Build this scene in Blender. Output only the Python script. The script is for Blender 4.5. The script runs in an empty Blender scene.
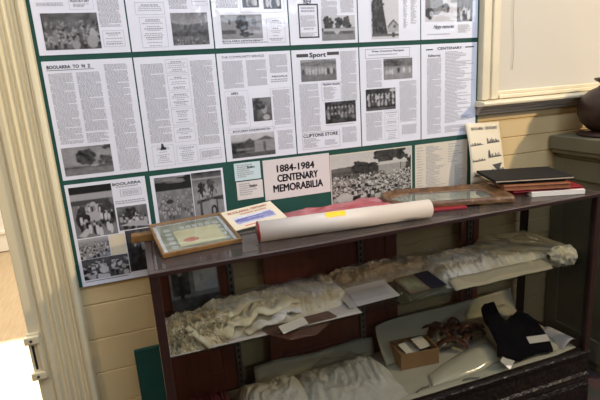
import bpy, bmesh, math, random
import numpy as np
from mathutils import Vector, noise as mnoise, Matrix
R = math.radians
random.seed(7); RNG = np.random.RandomState(11)
scene = bpy.context.scene
COL = scene.collection

# ------------------------------------------------------------------ materials
def mat(name, col, rough=.6, metal=0., spec=.5, bump=0., bscale=20., var=None, vscale=8., stretch=None, coat=0., sheen=0., emit=None, detail=4.):
    m = bpy.data.materials.new(name); m.use_nodes = True
    nt = m.node_tree; b = nt.nodes['Principled BSDF']
    b.inputs['Base Color'].default_value = (*col, 1); b.inputs['Roughness'].default_value = rough
    b.inputs['Metallic'].default_value = metal; b.inputs['Specular IOR Level'].default_value = spec
    b.inputs['Coat Weight'].default_value = coat; b.inputs['Sheen Weight'].default_value = sheen
    tc = nt.nodes.new('ShaderNodeTexCoord'); mp = nt.nodes.new('ShaderNodeMapping')
    nt.links.new(tc.outputs['Object'], mp.inputs['Vector'])
    if stretch: mp.inputs['Scale'].default_value = stretch
    if var:
        n = nt.nodes.new('ShaderNodeTexNoise'); n.inputs['Scale'].default_value = vscale; n.inputs['Detail'].default_value = detail
        nt.links.new(mp.outputs['Vector'], n.inputs['Vector'])
        r = nt.nodes.new('ShaderNodeValToRGB'); r.color_ramp.elements[0].position = .35; r.color_ramp.elements[1].position = .68
        r.color_ramp.elements[0].color = (*col, 1); r.color_ramp.elements[1].color = (*var, 1)
        nt.links.new(n.outputs['Fac'], r.inputs['Fac']); nt.links.new(r.outputs['Color'], b.inputs['Base Color'])
    if bump:
        n2 = nt.nodes.new('ShaderNodeTexNoise'); n2.inputs['Scale'].default_value = bscale; n2.inputs['Detail'].default_value = 3
        nt.links.new(mp.outputs['Vector'], n2.inputs['Vector'])
        bp = nt.nodes.new('ShaderNodeBump'); bp.inputs['Strength'].default_value = bump; bp.inputs['Distance'].default_value = .02
        nt.links.new(n2.outputs['Fac'], bp.inputs['Height']); nt.links.new(bp.outputs['Normal'], b.inputs['Normal'])
        if coat: nt.links.new(bp.outputs['Normal'], b.inputs['Coat Normal'])
    return m

def glass_mat(name, tint=(.93, .95, .94), rough=.03, refl=1.0, haze=0., hazecol=(.8, .8, .78), bump=0.):
    m = bpy.data.materials.new(name); m.use_nodes = True; nt = m.node_tree
    for n in list(nt.nodes): nt.nodes.remove(n)
    out = nt.nodes.new('ShaderNodeOutputMaterial'); tr = nt.nodes.new('ShaderNodeBsdfTransparent'); tr.inputs['Color'].default_value = (*tint, 1)
    gl = nt.nodes.new('ShaderNodeBsdfGlossy'); gl.inputs['Roughness'].default_value = rough
    fr = nt.nodes.new('ShaderNodeFresnel'); ge = nt.nodes.new('ShaderNodeNewGeometry'); mi = nt.nodes.new('ShaderNodeMapRange')
    mi.inputs['To Min'].default_value = 1.45; mi.inputs['To Max'].default_value = 1 / 1.45
    nt.links.new(ge.outputs['Backfacing'], mi.inputs['Value']); nt.links.new(mi.outputs[0], fr.inputs['IOR'])
    mu = nt.nodes.new('ShaderNodeMath'); mu.operation = 'MULTIPLY'; mu.inputs[1].default_value = refl
    nt.links.new(fr.outputs[0], mu.inputs[0])
    mx = nt.nodes.new('ShaderNodeMixShader'); nt.links.new(mu.outputs[0], mx.inputs['Fac'])
    last = tr
    if haze:
        df = nt.nodes.new('ShaderNodeBsdfDiffuse'); df.inputs['Color'].default_value = (*hazecol, 1)
        m2 = nt.nodes.new('ShaderNodeMixShader'); m2.inputs['Fac'].default_value = haze
        nt.links.new(tr.outputs[0], m2.inputs[1]); nt.links.new(df.outputs[0], m2.inputs[2]); last = m2
    if bump:
        n2 = nt.nodes.new('ShaderNodeTexNoise'); n2.inputs['Scale'].default_value = 22; n2.inputs['Detail'].default_value = 2
        bp = nt.nodes.new('ShaderNodeBump'); bp.inputs['Strength'].default_value = bump; bp.inputs['Distance'].default_value = .03
        nt.links.new(n2.outputs['Fac'], bp.inputs['Height'])
        nt.links.new(bp.outputs['Normal'], gl.inputs['Normal'])
    nt.links.new(last.outputs[0], mx.inputs[1]); nt.links.new(gl.outputs[0], mx.inputs[2])
    nt.links.new(mx.outputs[0], out.inputs['Surface'])
    return m

def print_mat(name, rough=.35, coat=.3, bump=.25):
    m = mat(name, (.5, .5, .5), rough, coat=coat, bump=bump, bscale=7)
    nt = m.node_tree; a = nt.nodes.new('ShaderNodeAttribute'); a.attribute_name = 'Col'
    nt.links.new(a.outputs['Color'], nt.nodes['Principled BSDF'].inputs['Base Color'])
    return m

M = dict(
 cream=mat('cream_paint', (.66, .50, .26), .55, var=(.60, .445, .22), vscale=3, bump=.05, bscale=40),
 trimcream=mat('cream_gloss_paint', (.82, .72, .48), .3, var=(.76, .65, .41), vscale=5, bump=.06, bscale=18, stretch=(1, 1, .2)),
 wincream=mat('cream_window_paint', (.74, .66, .47), .4, var=(.68, .60, .42), vscale=5),
 ceil=mat('ceiling_boards', (.40, .36, .30), .8), roomwall=mat('room_plaster', (.14, .11, .08), .8),
 carpet=mat('dark_carpet', (.045, .015, .015), .95, var=(.012, .022, .016), vscale=9, bump=.4, bscale=150),
 oak=mat('oak_floor', (.46, .35, .22), .35, var=(.38, .27, .15), vscale=5, stretch=(12, 1, 1), bump=.05, bscale=30),
 white=mat('white_paint', (.82, .80, .74), .5),
 green=mat('green_felt', (.008, .066, .050), .85, var=(.006, .054, .04), vscale=14),
 paper=mat('laminated_paper', (.75, .76, .84), .32, coat=.5, bump=.35, bscale=5),
 plainpaper=mat('plain_paper', (.66, .61, .60), .6),
 creampaper=mat('cream_paper', (.68, .60, .44), .6), listpaper=mat('aged_paper', (.62, .56, .46), .55),
 greycard=mat('lilac_grey_card', (.52, .49, .50), .6), bluecard=mat('pale_blue_card', (.55, .68, .70), .55),
 ink=mat('printing_ink', (.05, .05, .055), .55), greyink=mat('grey_ink', (.36, .36, .40), .6), faintink=mat('faint_ink', (.36, .36, .37), .6),
 redink=mat('red_ink', (.55, .06, .04), .6), blueink=mat('blue_ink', (.10, .12, .38), .6),
 print=print_mat('halftone_print'), matprint=print_mat('matt_print', .6, 0, 0),
 wood=mat('dark_cabinet_wood', (.020, .009, .007), .4, var=(.032, .012, .009), vscale=6, stretch=(1, 8, 8), bump=.06, bscale=30),
 rim=mat('grey_brown_rim', (.075, .055, .047), .25, var=(.055, .038, .032), vscale=12),
 redwood=mat('red_stained_timber', (.20, .052, .027), .45, var=(.15, .036, .019), vscale=5, stretch=(9, 9, 1)),
 basewood=mat('black_brown_plinth_wood', (.007, .0055, .005), .35, spec=.3, var=(.018, .011, .009), vscale=60, bump=.5, bscale=45),
 metal=mat('dull_steel', (.22, .20, .18), .4, metal=.8), slot=mat('slot_black', (.01, .01, .01), .8), brass=mat('worn_brass', (.35, .27, .13), .4, metal=.9),
 glass=glass_mat('dimming_cabinet_glass', tint=(.78, .785, .77), refl=.5), topglass=glass_mat('dusty_dimming_top_glass', tint=(.74, .71, .67), refl=.8, haze=.18, hazecol=(.22, .18, .16)), shelfglass=glass_mat('shelf_glass', tint=(.86, .92, .89), refl=.8), frameglass=glass_mat('picture_glass', refl=1.0, haze=.06),  # cabinet and top glass tints darkened to put shade on the interior
 bag=glass_mat('clear_plastic', tint=(.98, .98, .98), rough=.06, refl=1.5, haze=.035, hazecol=(.75, .70, .6), bump=.9),
 brownbag=glass_mat('smoky_plastic', tint=(.45, .32, .26), rough=.12, refl=1.4, haze=.62, hazecol=(.21, .095, .06), bump=.3),
 pinkbag=mat('pink_plastic_wrap', (.46, .18, .19), .22, spec=.8, var=(.45, .055, .07), vscale=10, bump=.6, bscale=14),
 gilt=mat('worn_gilt', (.17, .085, .032), .38, var=(.08, .035, .015), vscale=22, bump=.35, bscale=60),
 framewood=mat('golden_oak_frame', (.24, .125, .038), .4, var=(.17, .08, .022), vscale=10, stretch=(3, 3, 3)),
 mount=mat('olive_mount', (.13, .13, .075), .7, var=(.30, .29, .19), vscale=16), certpaper=mat('certificate_cream', (.62, .54, .30), .6, var=(.55, .47, .24), vscale=20),
 sealred=mat('certificate_red', (.50, .13, .055), .6), greyprint=mat('certificate_grey', (.42, .42, .36), .6),
 redfolder=mat('red_folder', (.24, .010, .016), .4), roll=mat('roll_paper', (.64, .57, .50), .5, var=(.60, .53, .46), vscale=4), yellow=mat('yellow_sticker', (.85, .55, .02), .5),
 black=mat('black_leatherette', (.014, .012, .011), .75, spec=.2, bump=.15, bscale=120), brownbook=mat('tan_cloth_cover', (.30, .12, .05), .55, var=(.22, .075, .03), vscale=15),
 tealbook=mat('teal_cloth_cover', (.02, .055, .05), .6), pages=mat('page_edges', (.62, .52, .36), .7), whitepages=mat('white_page_edges', (.74, .69, .62), .6),
 lace=mat('cream_lace', (.86, .77, .55), .85, var=(.55, .44, .25), vscale=34, bump=1., bscale=70, sheen=.2),
 gown=mat('ivory_cotton', (.88, .84, .70), .8, var=(.76, .67, .44), vscale=9, bump=.3, bscale=20, sheen=.2),
 peach=mat('peach_lace', (.74, .60, .42), .85, var=(.50, .36, .22), vscale=26, bump=.9, bscale=60),
 lilac=mat('lilac_white_silk', (.84, .82, .82), .7, var=(.74, .64, .44), vscale=12, bump=.5, bscale=30),
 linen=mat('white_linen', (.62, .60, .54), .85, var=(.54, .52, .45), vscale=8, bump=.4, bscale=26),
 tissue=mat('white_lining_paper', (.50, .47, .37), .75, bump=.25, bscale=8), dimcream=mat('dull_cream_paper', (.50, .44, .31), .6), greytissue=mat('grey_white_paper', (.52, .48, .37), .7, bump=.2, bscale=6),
 card=mat('kraft_cardboard', (.34, .20, .09), .75, var=(.30, .17, .075), vscale=12), leather=mat('brown_leather', (.14, .05, .028), .3, var=(.06, .02, .013), vscale=20, bump=.2, bscale=60),
 navy=mat('navy_wool', (.003, .0032, .006), 1.0, spec=.1, bump=.3, bscale=80), navycard=mat('navy_card', (.012, .010, .028), .4), browncard=mat('brown_card', (.16, .12, .085), .5),
 darkred=mat('dark_red_cloth', (.10, .006, .012), .8, bump=.4, bscale=20),
 pedestal=mat('grey_green_paint', (.15, .135, .082), .5, var=(.125, .112, .068), vscale=6), pot=mat('dark_brown_glaze', (.040, .018, .014), .4, var=(.03, .013, .011), vscale=8),
 blind=mat('cream_blind_cloth', (.60, .55, .46), .75, var=(.57, .52, .43), vscale=2), pencil=mat('dark_pencil_mark', (.30, .27, .22), .8),
 sillshade=mat('shaded_grey_sill', (.42, .37, .31), .6, var=(.28, .24, .20), vscale=5, stretch=(1, 6, 14)),  # shade beneath the sill put into the apron's grey
)

# ------------------------------------------------------------------ mesh helpers
class MB:
    def __init__(s): s.v = []; s.f = []; s.c = None
    def add(s, v, f):
        o = len(s.v); s.v += [tuple(p) for p in v]; s.f += [tuple(i + o for i in q) for q in f]; return s
    def box(s, x0, x1, y0, y1, z0, z1, rot=None):
        v = [(x, y, z) for z in (z0, z1) for y in (y0, y1) for x in (x0, x1)]
        if rot: v = [tuple(rot @ Vector(p)) for p in v]
        return s.add(v, [(0, 2, 3, 1), (4, 5, 7, 6), (0, 1, 5, 4), (2, 6, 7, 3), (0, 4, 6, 2), (1, 3, 7, 5)])
    def quad(s, a, b, c, d): return s.add([a, b, c, d], [(0, 1, 2, 3)])
    def prism(s, pts, axis, a, b):                      # pts closed polygon in the two other axes (in x,y,z order)
        def P(p, t): q = list(p); q.insert(axis, t); return tuple(q)
        n = len(pts); v = [P(p, a) for p in pts] + [P(p, b) for p in pts]
        f = [tuple(range(n)), tuple(range(2 * n - 1, n - 1, -1))] + [(i, (i + 1) % n, n + (i + 1) % n, n + i) for i in range(n)]
        return s.add(v, f)
    def tube(s, path, r, n=10, flat=1.0, cap=True):
        P = [Vector(p) for p in path]; rings = []
        for i, p in enumerate(P):
            t = (P[min(i + 1, len(P) - 1)] - P[max(i - 1, 0)]).normalized()
            up = Vector((0, 0, 1)) if abs(t.z) < .9 else Vector((1, 0, 0))
            a = t.cross(up).normalized(); b = a.cross(t).normalized()
            rr = r[i] if isinstance(r, (list, tuple)) else r
            rings.append([p + a * rr * math.cos(k * 2 * math.pi / n) + b * rr * flat * math.sin(k * 2 * math.pi / n) for k in range(n)])
        v = [q for g in rings for q in g]
        f = [(i * n + k, i * n + (k + 1) % n, (i + 1) * n + (k + 1) % n, (i + 1) * n + k) for i in range(len(P) - 1) for k in range(n)]
        if cap: f += [tuple(range(n))[::-1], tuple(range((len(P) - 1) * n, len(P) * n))]
        return s.add(v, f)
    def lathe(s, prof, cx=0, cy=0, n=40):
        v = [(cx + r * math.cos(2 * math.pi * k / n), cy + r * math.sin(2 * math.pi * k / n), z) for r, z in prof for k in range(n)]
        m = len(prof)
        f = [(i * n + k, i * n + (k + 1) % n, (i + 1) * n + (k + 1) % n, (i + 1) * n + k) for i in range(m - 1) for k in range(n)]
        f += [tuple(range(n))[::-1], tuple(range((m - 1) * n, m * n))]
        return s.add(v, f)
    def grid(s, fn, nu, nv):
        v = [fn(i / nu, j / nv) for j in range(nv + 1) for i in range(nu + 1)]
        return s.add(v, [(j * (nu + 1) + i, j * (nu + 1) + i + 1, (j + 1) * (nu + 1) + i + 1, (j + 1) * (nu + 1) + i) for j in range(nv) for i in range(nu)])
    def slab(s, fn, nu, nv, th):                        # a sheet with thickness th in z
        t = [fn(i / nu, j / nv) for j in range(nv + 1) for i in range(nu + 1)]
        n = len(t); w = nu + 1
        v = t + [(p[0], p[1], p[2] - (th(p) if callable(th) else th)) for p in t]
        q = [(j * w + i, j * w + i + 1, (j + 1) * w + i + 1, (j + 1) * w + i) for j in range(nv) for i in range(nu)]
        f = q + [tuple(n + k for k in g[::-1]) for g in q]
        rim = [i for i in range(w)] + [j * w + nu for j in range(1, nv + 1)] + [nv * w + i for i in range(nu - 1, -1, -1)] + [j * w for j in range(nv - 1, 0, -1)]
        f += [(rim[k + 1 - len(rim)], rim[k], n + rim[k], n + rim[k + 1 - len(rim)]) for k in range(len(rim))]
        return s.add(v, f)
    def build(s, name, m, parent=None, smooth=False, bevel=0., sub=0, label=None, loc=None):
        me = bpy.data.meshes.new(name); me.from_pydata(s.v, [], s.f)
        me.materials.append(M[m] if isinstance(m, str) else m)
        if s.c is not None:
            a = me.color_attributes.new('Col', 'FLOAT_COLOR', 'CORNER')
            cols = np.ones((len(s.f), 4, 4), np.float32); cols[:, :, :3] = s.c[:, None, :]
            a.data.foreach_set('color', cols.ravel())
        elif len(s.f) < 30000:
            bm = bmesh.new(); bm.from_mesh(me); bmesh.ops.recalc_face_normals(bm, faces=bm.faces); bm.to_mesh(me); bm.free()
        if smooth: me.polygons.foreach_set('use_smooth', [True] * len(me.polygons))
        o = bpy.data.objects.new(name, me); COL.objects.link(o)
        if parent: o.parent = parent
        if loc: o.location = loc
        if bevel:
            b = o.modifiers.new('b', 'BEVEL'); b.width = bevel; b.segments = 2; b.limit_method = 'ANGLE'
        if sub:
            b = o.modifiers.new('s', 'SUBSURF'); b.levels = sub; b.render_levels = sub
        if label: o['label'] = label
        return o
def B(): return MB()
def thing(name, label, cat, loc=(0, 0, 0), rz=0, group=None, rx=0, ry=0):
    o = bpy.data.objects.new(name, None); COL.objects.link(o); o.location = loc; o.rotation_euler = (rx, ry, rz)
    o.empty_display_size = .05; o['label'] = label; o['category'] = cat
    if group: o['group'] = group
    return o
def tag(o, label, cat, group=None):
    o['label'] = label; o['category'] = cat
    if group: o['group'] = group
    return o
def struct(o): o['kind'] = 'structure'; return o
def nz(x, y, z=0.): return mnoise.noise(Vector((x, y, z)))
def ridge(x, y, z=0.): return 1 - abs(mnoise.noise(Vector((x, y, z)))) * 2

# lettering -> mesh
_tc = {}
def glyphs(s, bold=0.):
    k = (s, bold)
    if k in _tc: return _tc[k]
    c = bpy.data.curves.new('lettering', 'FONT'); c.body = s; c.size = 1; c.offset = bold; c.resolution_u = 3; c.align_x = 'LEFT'
    o = bpy.data.objects.new('lettering', c); COL.objects.link(o)
    bpy.context.view_layer.update()
    me = bpy.data.meshes.new_from_object(o.evaluated_get(bpy.context.evaluated_depsgraph_get()))
    v = [tuple(p.co) for p in me.vertices]; f = [tuple(p.vertices) for p in me.polygons]
    bpy.data.objects.remove(o); bpy.data.curves.remove(c); bpy.data.meshes.remove(me)
    x0 = min(p[0] for p in v); x1 = max(p[0] for p in v); y0 = min(p[1] for p in v); y1 = max(p[1] for p in v)
    _tc[k] = ([((p[0] - x0) / (x1 - x0), (p[1] - y0) / (y1 - y0)) for p in v], f); return _tc[k]
def letter(mb, s, x0, x1, z0, z1, y, bold=0., shear=0.):
    v, f = glyphs(s, 0.)
    h = z1 - z0; b_ = h * bold
    for ox, oz in (((0, 0),) if not bold else ((-1, 0), (1, 0), (0, .8), (0, -.8), (.7, .6), (-.7, -.6))):
        mb.add([(x0 + (x1 - x0) * a + shear * b + ox * b_, y, z0 + h * b + oz * b_) for a, b in v], f)

# ------------------------------------------------------------------ printed pictures
def vnoise(h, w, n):
    g = RNG.rand(n + 2, int(n * w / h) + 3); yy = np.linspace(0, n, h); xx = np.linspace(0, g.shape[1] - 1.01, w)
    y0 = yy.astype(int); x0 = xx.astype(int); fy = (yy - y0)[:, None]; fx = (xx - x0)[None]
    a = g[y0][:, x0]; b = g[y0][:, x0 + 1]; c = g[y0 + 1][:, x0]; d = g[y0 + 1][:, x0 + 1]
    return (a * (1 - fx) + b * fx) * (1 - fy) + (c * (1 - fx) + d * fx) * fy
class Pic:
    K = 1.5
    def __init__(s, w, h, v=.3):
        w = int(w * Pic.K); h = int(h * Pic.K); s.w, s.h = w, h; s.a = np.full((h, w), v); s.Y, s.X = np.mgrid[0:h, 0:w]; s.Y = (s.Y + .5) / h; s.X = (s.X + .5) / w
    def grad(s, v0, v1, y0=0, y1=1):
        m = (s.Y >= y0) & (s.Y <= y1); s.a[m] = (v0 + (v1 - v0) * (s.Y - y0) / (y1 - y0))[m]; return s
    def rect(s, x0, x1, y0, y1, v): s.a[(s.X >= x0) & (s.X <= x1) & (s.Y >= y0) & (s.Y <= y1)] = v; return s
    def ell(s, x, y, rx, ry, v): s.a[((s.X - x) / rx) ** 2 + ((s.Y - y) / ry) ** 2 < 1] = v; return s
    def poly(s, pts, v):
        ins = np.zeros_like(s.a, bool); n = len(pts)
        for i in range(n):
            (xa, ya), (xb, yb) = pts[i], pts[(i + 1) % n]
            if ya == yb: continue
            c = ((ya > s.Y) != (yb > s.Y)) & (s.X < (xb - xa) * (s.Y - ya) / (yb - ya) + xa); ins ^= c
        s.a[ins] = v; return s
    def noise(s, amp, n): s.a += amp * (vnoise(s.h, s.w, n) - .5); return s
    def foliage(s, x, y, rx, ry, v, n=26):
        for _ in range(n):
            t = random.random() * 6.28; r = math.sqrt(random.random())
            s.ell(x + math.cos(t) * r * rx, y + math.sin(t) * r * ry, rx * .35, ry * .3, v * random.uniform(.6, 1.5))
        return s
    def people(s, n, x0, x1, y0, y1, sz, lo=.02, hi=.6):
        for y in sorted(random.uniform(y0, y1) for _ in range(n)):
            x = random.uniform(x0, x1); k = sz * (.6 + .6 * (y - y0) / max(y1 - y0, .01)); v = random.choice([lo, lo * 2, hi, hi * .7, .15, hi])
            s.ell(x, y + k * 1.5, k * .55, k * 1.3, v); s.ell(x, y, k * .32, k * .42, .45 if v < .3 else .04)
        return s
    def done(s, lo=.012, hi=.56):
        a = s.a * .88 - .01 + .12 * (RNG.rand(s.h, s.w) - .5) * (.3 + s.a); q = np.pad(a, 1, mode='edge'); h, w = s.h, s.w
        a = sum(q[i:i + h, j:j + w] * (2 - abs(i - 1)) * (2 - abs(j - 1)) for i in range(3) for j in range(3)) / 16
        return np.clip(a, lo, hi)
def pic(kind, w=46, h=32):
    p = Pic(w, h)
    if kind == 'crowd': p.grad(.14, .09).noise(.12, 8).people(150, 0, 1, .22, .85, .05, .02, .26).ell(.88, .62, .07, .2, .42).ell(.85, .8, .1, .18, .36).ell(.55, .88, .07, .13, .34).ell(.2, .7, .05, .15, .25)
    elif kind == 'hills': p.grad(.22, .34, 0, .35).poly([(0, .3), (.4, .38), (1, .3), (1, 1), (0, 1)], .13).noise(.12, 10).rect(0, 1, .6, .72, .07).people(25, 0, 1, .72, .92, .04, .03, .3).noise(.08, 14)
    elif kind == 'riders': p.grad(.3, .26).noise(.06, 5).rect(0, .35, .62, .8, .09).rect(.6, 1, .68, 1, .3).foliage(.2, .3, .03, .1, .05).foliage(.8, .33, .05, .15, .05).foliage(.5, .4, .13, .32, .045, 40).ell(.62, .74, .1, .09, .4).foliage(.6, .82, .14, .1, .06).noise(.06, 12)
    elif kind == 'longhall': p.grad(.6, .55, 0, .5).foliage(.2, .3, .13, .25, .05).foliage(.5, .3, .12, .22, .06).foliage(.76, .28, .13, .22, .06).rect(0, 1, .5, .62, .06).rect(.05, 1, .52, .62, .45).rect(.05, .95, .62, .74, .12).poly([(.35, .62), (.55, .62), (.45, .8)], .5).rect(0, 1, .76, 1, .26).noise(.06, 9)
    elif kind == 'pine': p.a[:] = .64; p.poly([(.02, .2), (.12, 0), (.38, 0), (.45, .3), (.6, .92), (.04, .92)], .045); p.noise(.03, 14); [p.ell(.03 + .45 * random.random(), random.random() * .9, .035, .03, random.choice([.03, .08, .11])) for _ in range(60)]; p.poly([(.6, .72), (.8, .55), (1, .7), (1, .84), (.6, .86)], .4).poly([(.58, .72), (.8, .54), (1, .68), (1, .72), (.8, .6), (.6, .76)], .12).rect(.8, .9, .68, .75, .1).rect(.02, 1, .88, .94, .12).rect(.75, .85, .86, .97, .06)
    elif kind == 'couple': p.a[:] = .64; p.rect(0, .55, 0, .75, .22).noise(.03, 6).ell(.13, .68, .15, .2, .02).ell(.2, .74, .07, .12, .34).rect(.16, .22, .70, .74, .08).ell(.63, .52, .13, .2, .02).ell(.60, .6, .08, .13, .3).rect(.56, .64, .55, .6, .05).ell(.14, .86, .06, .08, .03).poly([(.25, 1), (.5, .62), (.85, .72), (.9, 1)], .6).rect(.8, 1, 0, .3, .25)
    elif kind == 'group': p.grad(.1, .08).noise(.1, 7).rect(.1, .9, .5, .95, .06).people(12, .15, .9, .35, .45, .16, .03, .55)
    elif kind == 'town': p.grad(.3, .36, 0, .6).noise(.1, 5).foliage(.47, .38, .16, .25, .07, 40).foliage(.85, .55, .12, .18, .09).rect(0, 1, .72, 1, .22).rect(0, 1, .68, .78, .13).ell(.62, .7, .08, .04, .42).foliage(.95, .1, .12, .09, .06).noise(.1, 12)
    elif kind == 'child': p.grad(.2, .12).noise(.15, 8).foliage(.3, .3, .25, .25, .06).ell(.6, .5, .15, .2, .36).foliage(.55, .4, .12, .1, .04).ell(.7, .85, .18, .12, .45).rect(0, .2, .5, 1, .07)
    elif kind == 'house': p.grad(.55, .5, 0, .3).rect(0, .3, .35, 1, .05).poly([(.25, .4), (.42, .2), (.55, .38)], .1).rect(.28, .52, .38, .8, .1).poly([(.5, .35), (.8, .15), (1, .3)], .12).rect(.54, .98, .32, .82, .3).rect(.72, .78, .4, .8, .12).rect(0, 1, .82, 1, .1).rect(.1, .5, .6, .7, .2).noise(.08, 12)
    elif kind == 'team': p.grad(.36, .28, 0, .3).foliage(.5, .2, .5, .12, .16, 50).rect(0, 1, .55, 1, .2); [p.ell(.08 + .85 * i / 10 + random.uniform(-.02, .02), .55 + random.uniform(-.04, .04), .035, random.uniform(.12, .2), random.choice([.05, .5, .08, .45])) for i in range(11)]; [p.ell(.08 + .85 * i / 10, .33, .022, .05, .3) for i in range(11)]; p.noise(.08, 12)
    elif kind == 'darkteam': p.grad(.08, .05).foliage(.5, .2, .5, .2, .05, 40); [p.ell(.1 + .8 * i / 7 + random.uniform(-.03, .03), .42 + .28 * r + random.uniform(-.05, .05), .05, random.uniform(.08, .15), random.choice([.2, .12, .3, .06])) for r in range(2) for i in range(8)]; [p.ell(.1 + .8 * i / 7, .27 + .28 * r, .03, .06, .35) for r in range(2) for i in range(8)]; p.noise(.12, 12)
    elif kind == 'field': p.grad(.2, .16, 0, .4).foliage(.3, .2, .3, .15, .08, 30).rect(0, 1, .75, 1, .3); [p.ell(.1 + .8 * i / 8 + random.uniform(-.02, .02), .6 + random.uniform(-.05, .05), .045, random.uniform(.1, .17), random.choice([.05, .5, .35, .55])) for i in range(9)]; [p.ell(.1 + .8 * i / 8, .4, .025, .05, .3) for i in range(9)]; p.noise(.1, 11)
    elif kind == 'players': p.grad(.05, .03); [p.ell(.1 + .8 * i / 7 + random.uniform(-.03, .03), .4 + .3 * r, .045, random.uniform(.08, .13), random.choice([.5, .1, .4])) for r in range(2) for i in range(8)]; [p.ell(.1 + .8 * i / 7, .27 + .3 * r, .03, .055, .4) for r in range(2) for i in range(8)]; p.ell(.9, .1, .1, .08, .5).rect(0, 1, .88, 1, .12).noise(.06, 10)
    elif kind == 'picnic': p.grad(.16, .22).noise(.1, 8).rect(0, 1, 0, .14, .03).rect(0, 1, .14, .26, .4).rect(.0, .9, .26, .36, .08).foliage(.5, .48, .18, .13, .4, 14).foliage(.2, .6, .12, .2, .05).foliage(.8, .55, .17, .25, .06).ell(.5, .6, .18, .1, .45).people(26, .1, .95, .38, .8, .07, .02, .6).poly([(.05, .95), (.25, .82), (.4, .85), (.2, 1)], .5)
    elif kind == 'children': p.grad(.18, .1).noise(.12, 8).foliage(.45, .3, .2, .2, .05).people(16, .05, .95, .25, .65, .12, .03, .6).poly([(0, .8), (.6, .65), (.9, .7), (1, .95)], .45)
    elif kind == 'market': p.grad(.45, .1, 0, .5).rect(.3, .7, .2, .6, .3).people(60, 0, 1, .2, .85, .07, .02, .55)
    elif kind == 'faces': p.grad(.1, .08).people(48, 0, 1, .1, .8, .10, .02, .6).ell(.45, .6, .1, .18, .6).noise(.08, 12)
    elif kind == 'barn': p.grad(.08, .04).foliage(.5, .2, .4, .15, .2, 12).poly([(0, .45), (1, .3), (1, .5), (.2, .65)], .03).noise(.08, 8).people(8, .3, 1, .1, .2, .1, .1, .4)
    elif kind == 'riverbank': p.grad(.25, .2).noise(.12, 12).rect(0, 1, 0, .3, .03).foliage(.5, .05, .5, .08, .2, 18).people(70, 0, 1, .35, .85, .035, .07, .42).ell(.35, .55, .1, .05, .05)
    elif kind == 'logyard': p.grad(.05, .25, 0, .3).rect(0, 1, .12, .16, .35).noise(.08, 10).foliage(.3, .38, .12, .14, .05).foliage(.6, .34, .12, .16, .06).people(14, .1, .9, .25, .5, .05, .05, .4).poly([(.1, .62), (1, .55), (1, .66), (.6, .62), (.1, .7)], .06).rect(.18, .26, .64, .98, .07).rect(.75, .8, .62, .98, .1).ell(.65, .88, .1, .13, .03).ell(.65, .88, .05, .07, .35).noise(.08, 9)
    elif kind == 'hallcrowd':
        p.grad(.56, .6, 0, .32).poly([(0, .28), (.3, .26), (.6, .36), (1, .36), (1, .55), (0, .55)], .09).rect(0, .28, .28, .36, .13).foliage(.42, .33, .14, .12, .045, 40).foliage(.33, .26, .05, .1, .05).foliage(.66, .13, .13, .14, .05, 40).foliage(.86, .1, .08, .12, .05, 30).foliage(.97, .3, .06, .14, .05, 20)
        p.rect(.58, .93, .3, .55, .34).poly([(.56, .31), (.6, .24), (.9, .24), (.97, .31)], .55).rect(.86, .87, .3, .5, .1).rect(0, 1, .52, 1, .2).people(420, 0, 1, .42, .9, .034, .02, .55).ell(.15, .93, .1, .1, .5).noise(.05, 20)
    elif kind == 'oldphoto': p.grad(.14, .2).noise(.06, 6).rect(.05, .4, .08, .65, .05).rect(.18, .26, .2, .75, .015).ell(.22, .16, .05, .07, .2).rect(.5, .98, .1, .62, .36).rect(.62, .68, .25, .4, .25).rect(0, 1, .72, 1, .07).noise(.05, 12)
    else: p.noise(.2, 8)
    return p.done()
def photo(parent, arr, x0, x1, z0, z1, y, m='print', name='photograph', label=None, tint=(1, .98, 1.02)):
    h, w = arr.shape; mb = B(); mb.grid(lambda u, v: (x0 + (x1 - x0) * u, y, z1 + (z0 - z1) * v), w, h)
    mb.c = arr.reshape(-1)[:, None] * np.array(tint)[None]
    return mb.build(name, m, parent, label=label)

# ------------------------------------------------------------------ camera
Zc = 1.67
cam = bpy.data.cameras.new('camera'); cam.lens = 28.8; cam.sensor_width = 36; cam.sensor_fit = 'HORIZONTAL'; cam.clip_start = .02
co = bpy.data.objects.new('camera', cam); COL.objects.link(co)
co.location = (.265, -1.919, 1.55); co.rotation_euler = (1.327, .064, -.339); scene.camera = co

# ------------------------------------------------------------------ room shell
WY = .012; DX = -.212
struct(B().box(-3.2, 5.2, -7.2, .14, -.1, 0).build('floor', 'carpet'))
struct(B().box(-3.2, 5.2, -7.2, .14, 3.5, 3.6).build('ceiling', 'ceil'))
# board-lined wall: shallow V joints, boards 0.148 high left of the display, 0.09 high under the window
def boards(x0, x1, z0, z1, off, step, yb):
    mb = B(); z = off - math.ceil((off - z0) / step) * step; g = .004
    pts = [(yb, z0)]
    zs = [off + k * step for k in range(-60, 60)]; zs = [q for q in zs if z0 + g < q < z1 - g]
    for q in zs: pts += [(WY, q - g), (WY + .006, q - g * .3), (WY + .006, q + g * .3), (WY, q + g)]
    prof = [(WY, z0)] + pts[1:] + [(WY, z1), (.14, z1), (.14, z0)]
    # build as strips to stay clean
    line = [(WY, z0)] + pts[1:] + [(WY, z1)]
    for (ya, za), (yb2, zb) in zip(line[:-1], line[1:]): mb.quad((x0, ya, za), (x1, ya, za), (x1, yb2, zb), (x0, yb2, zb))
    mb.quad((x0, .14, z0), (x0, .14, z1), (x1, .14, z1), (x1, .14, z0))
    for x in (x0, x1): mb.quad((x, WY, z0), (x, .14, z0), (x, .14, z1), (x, WY, z1))
    mb.quad((x0, WY, z1), (x0, .14, z1), (x1, .14, z1), (x1, WY, z1))
    return mb
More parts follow.
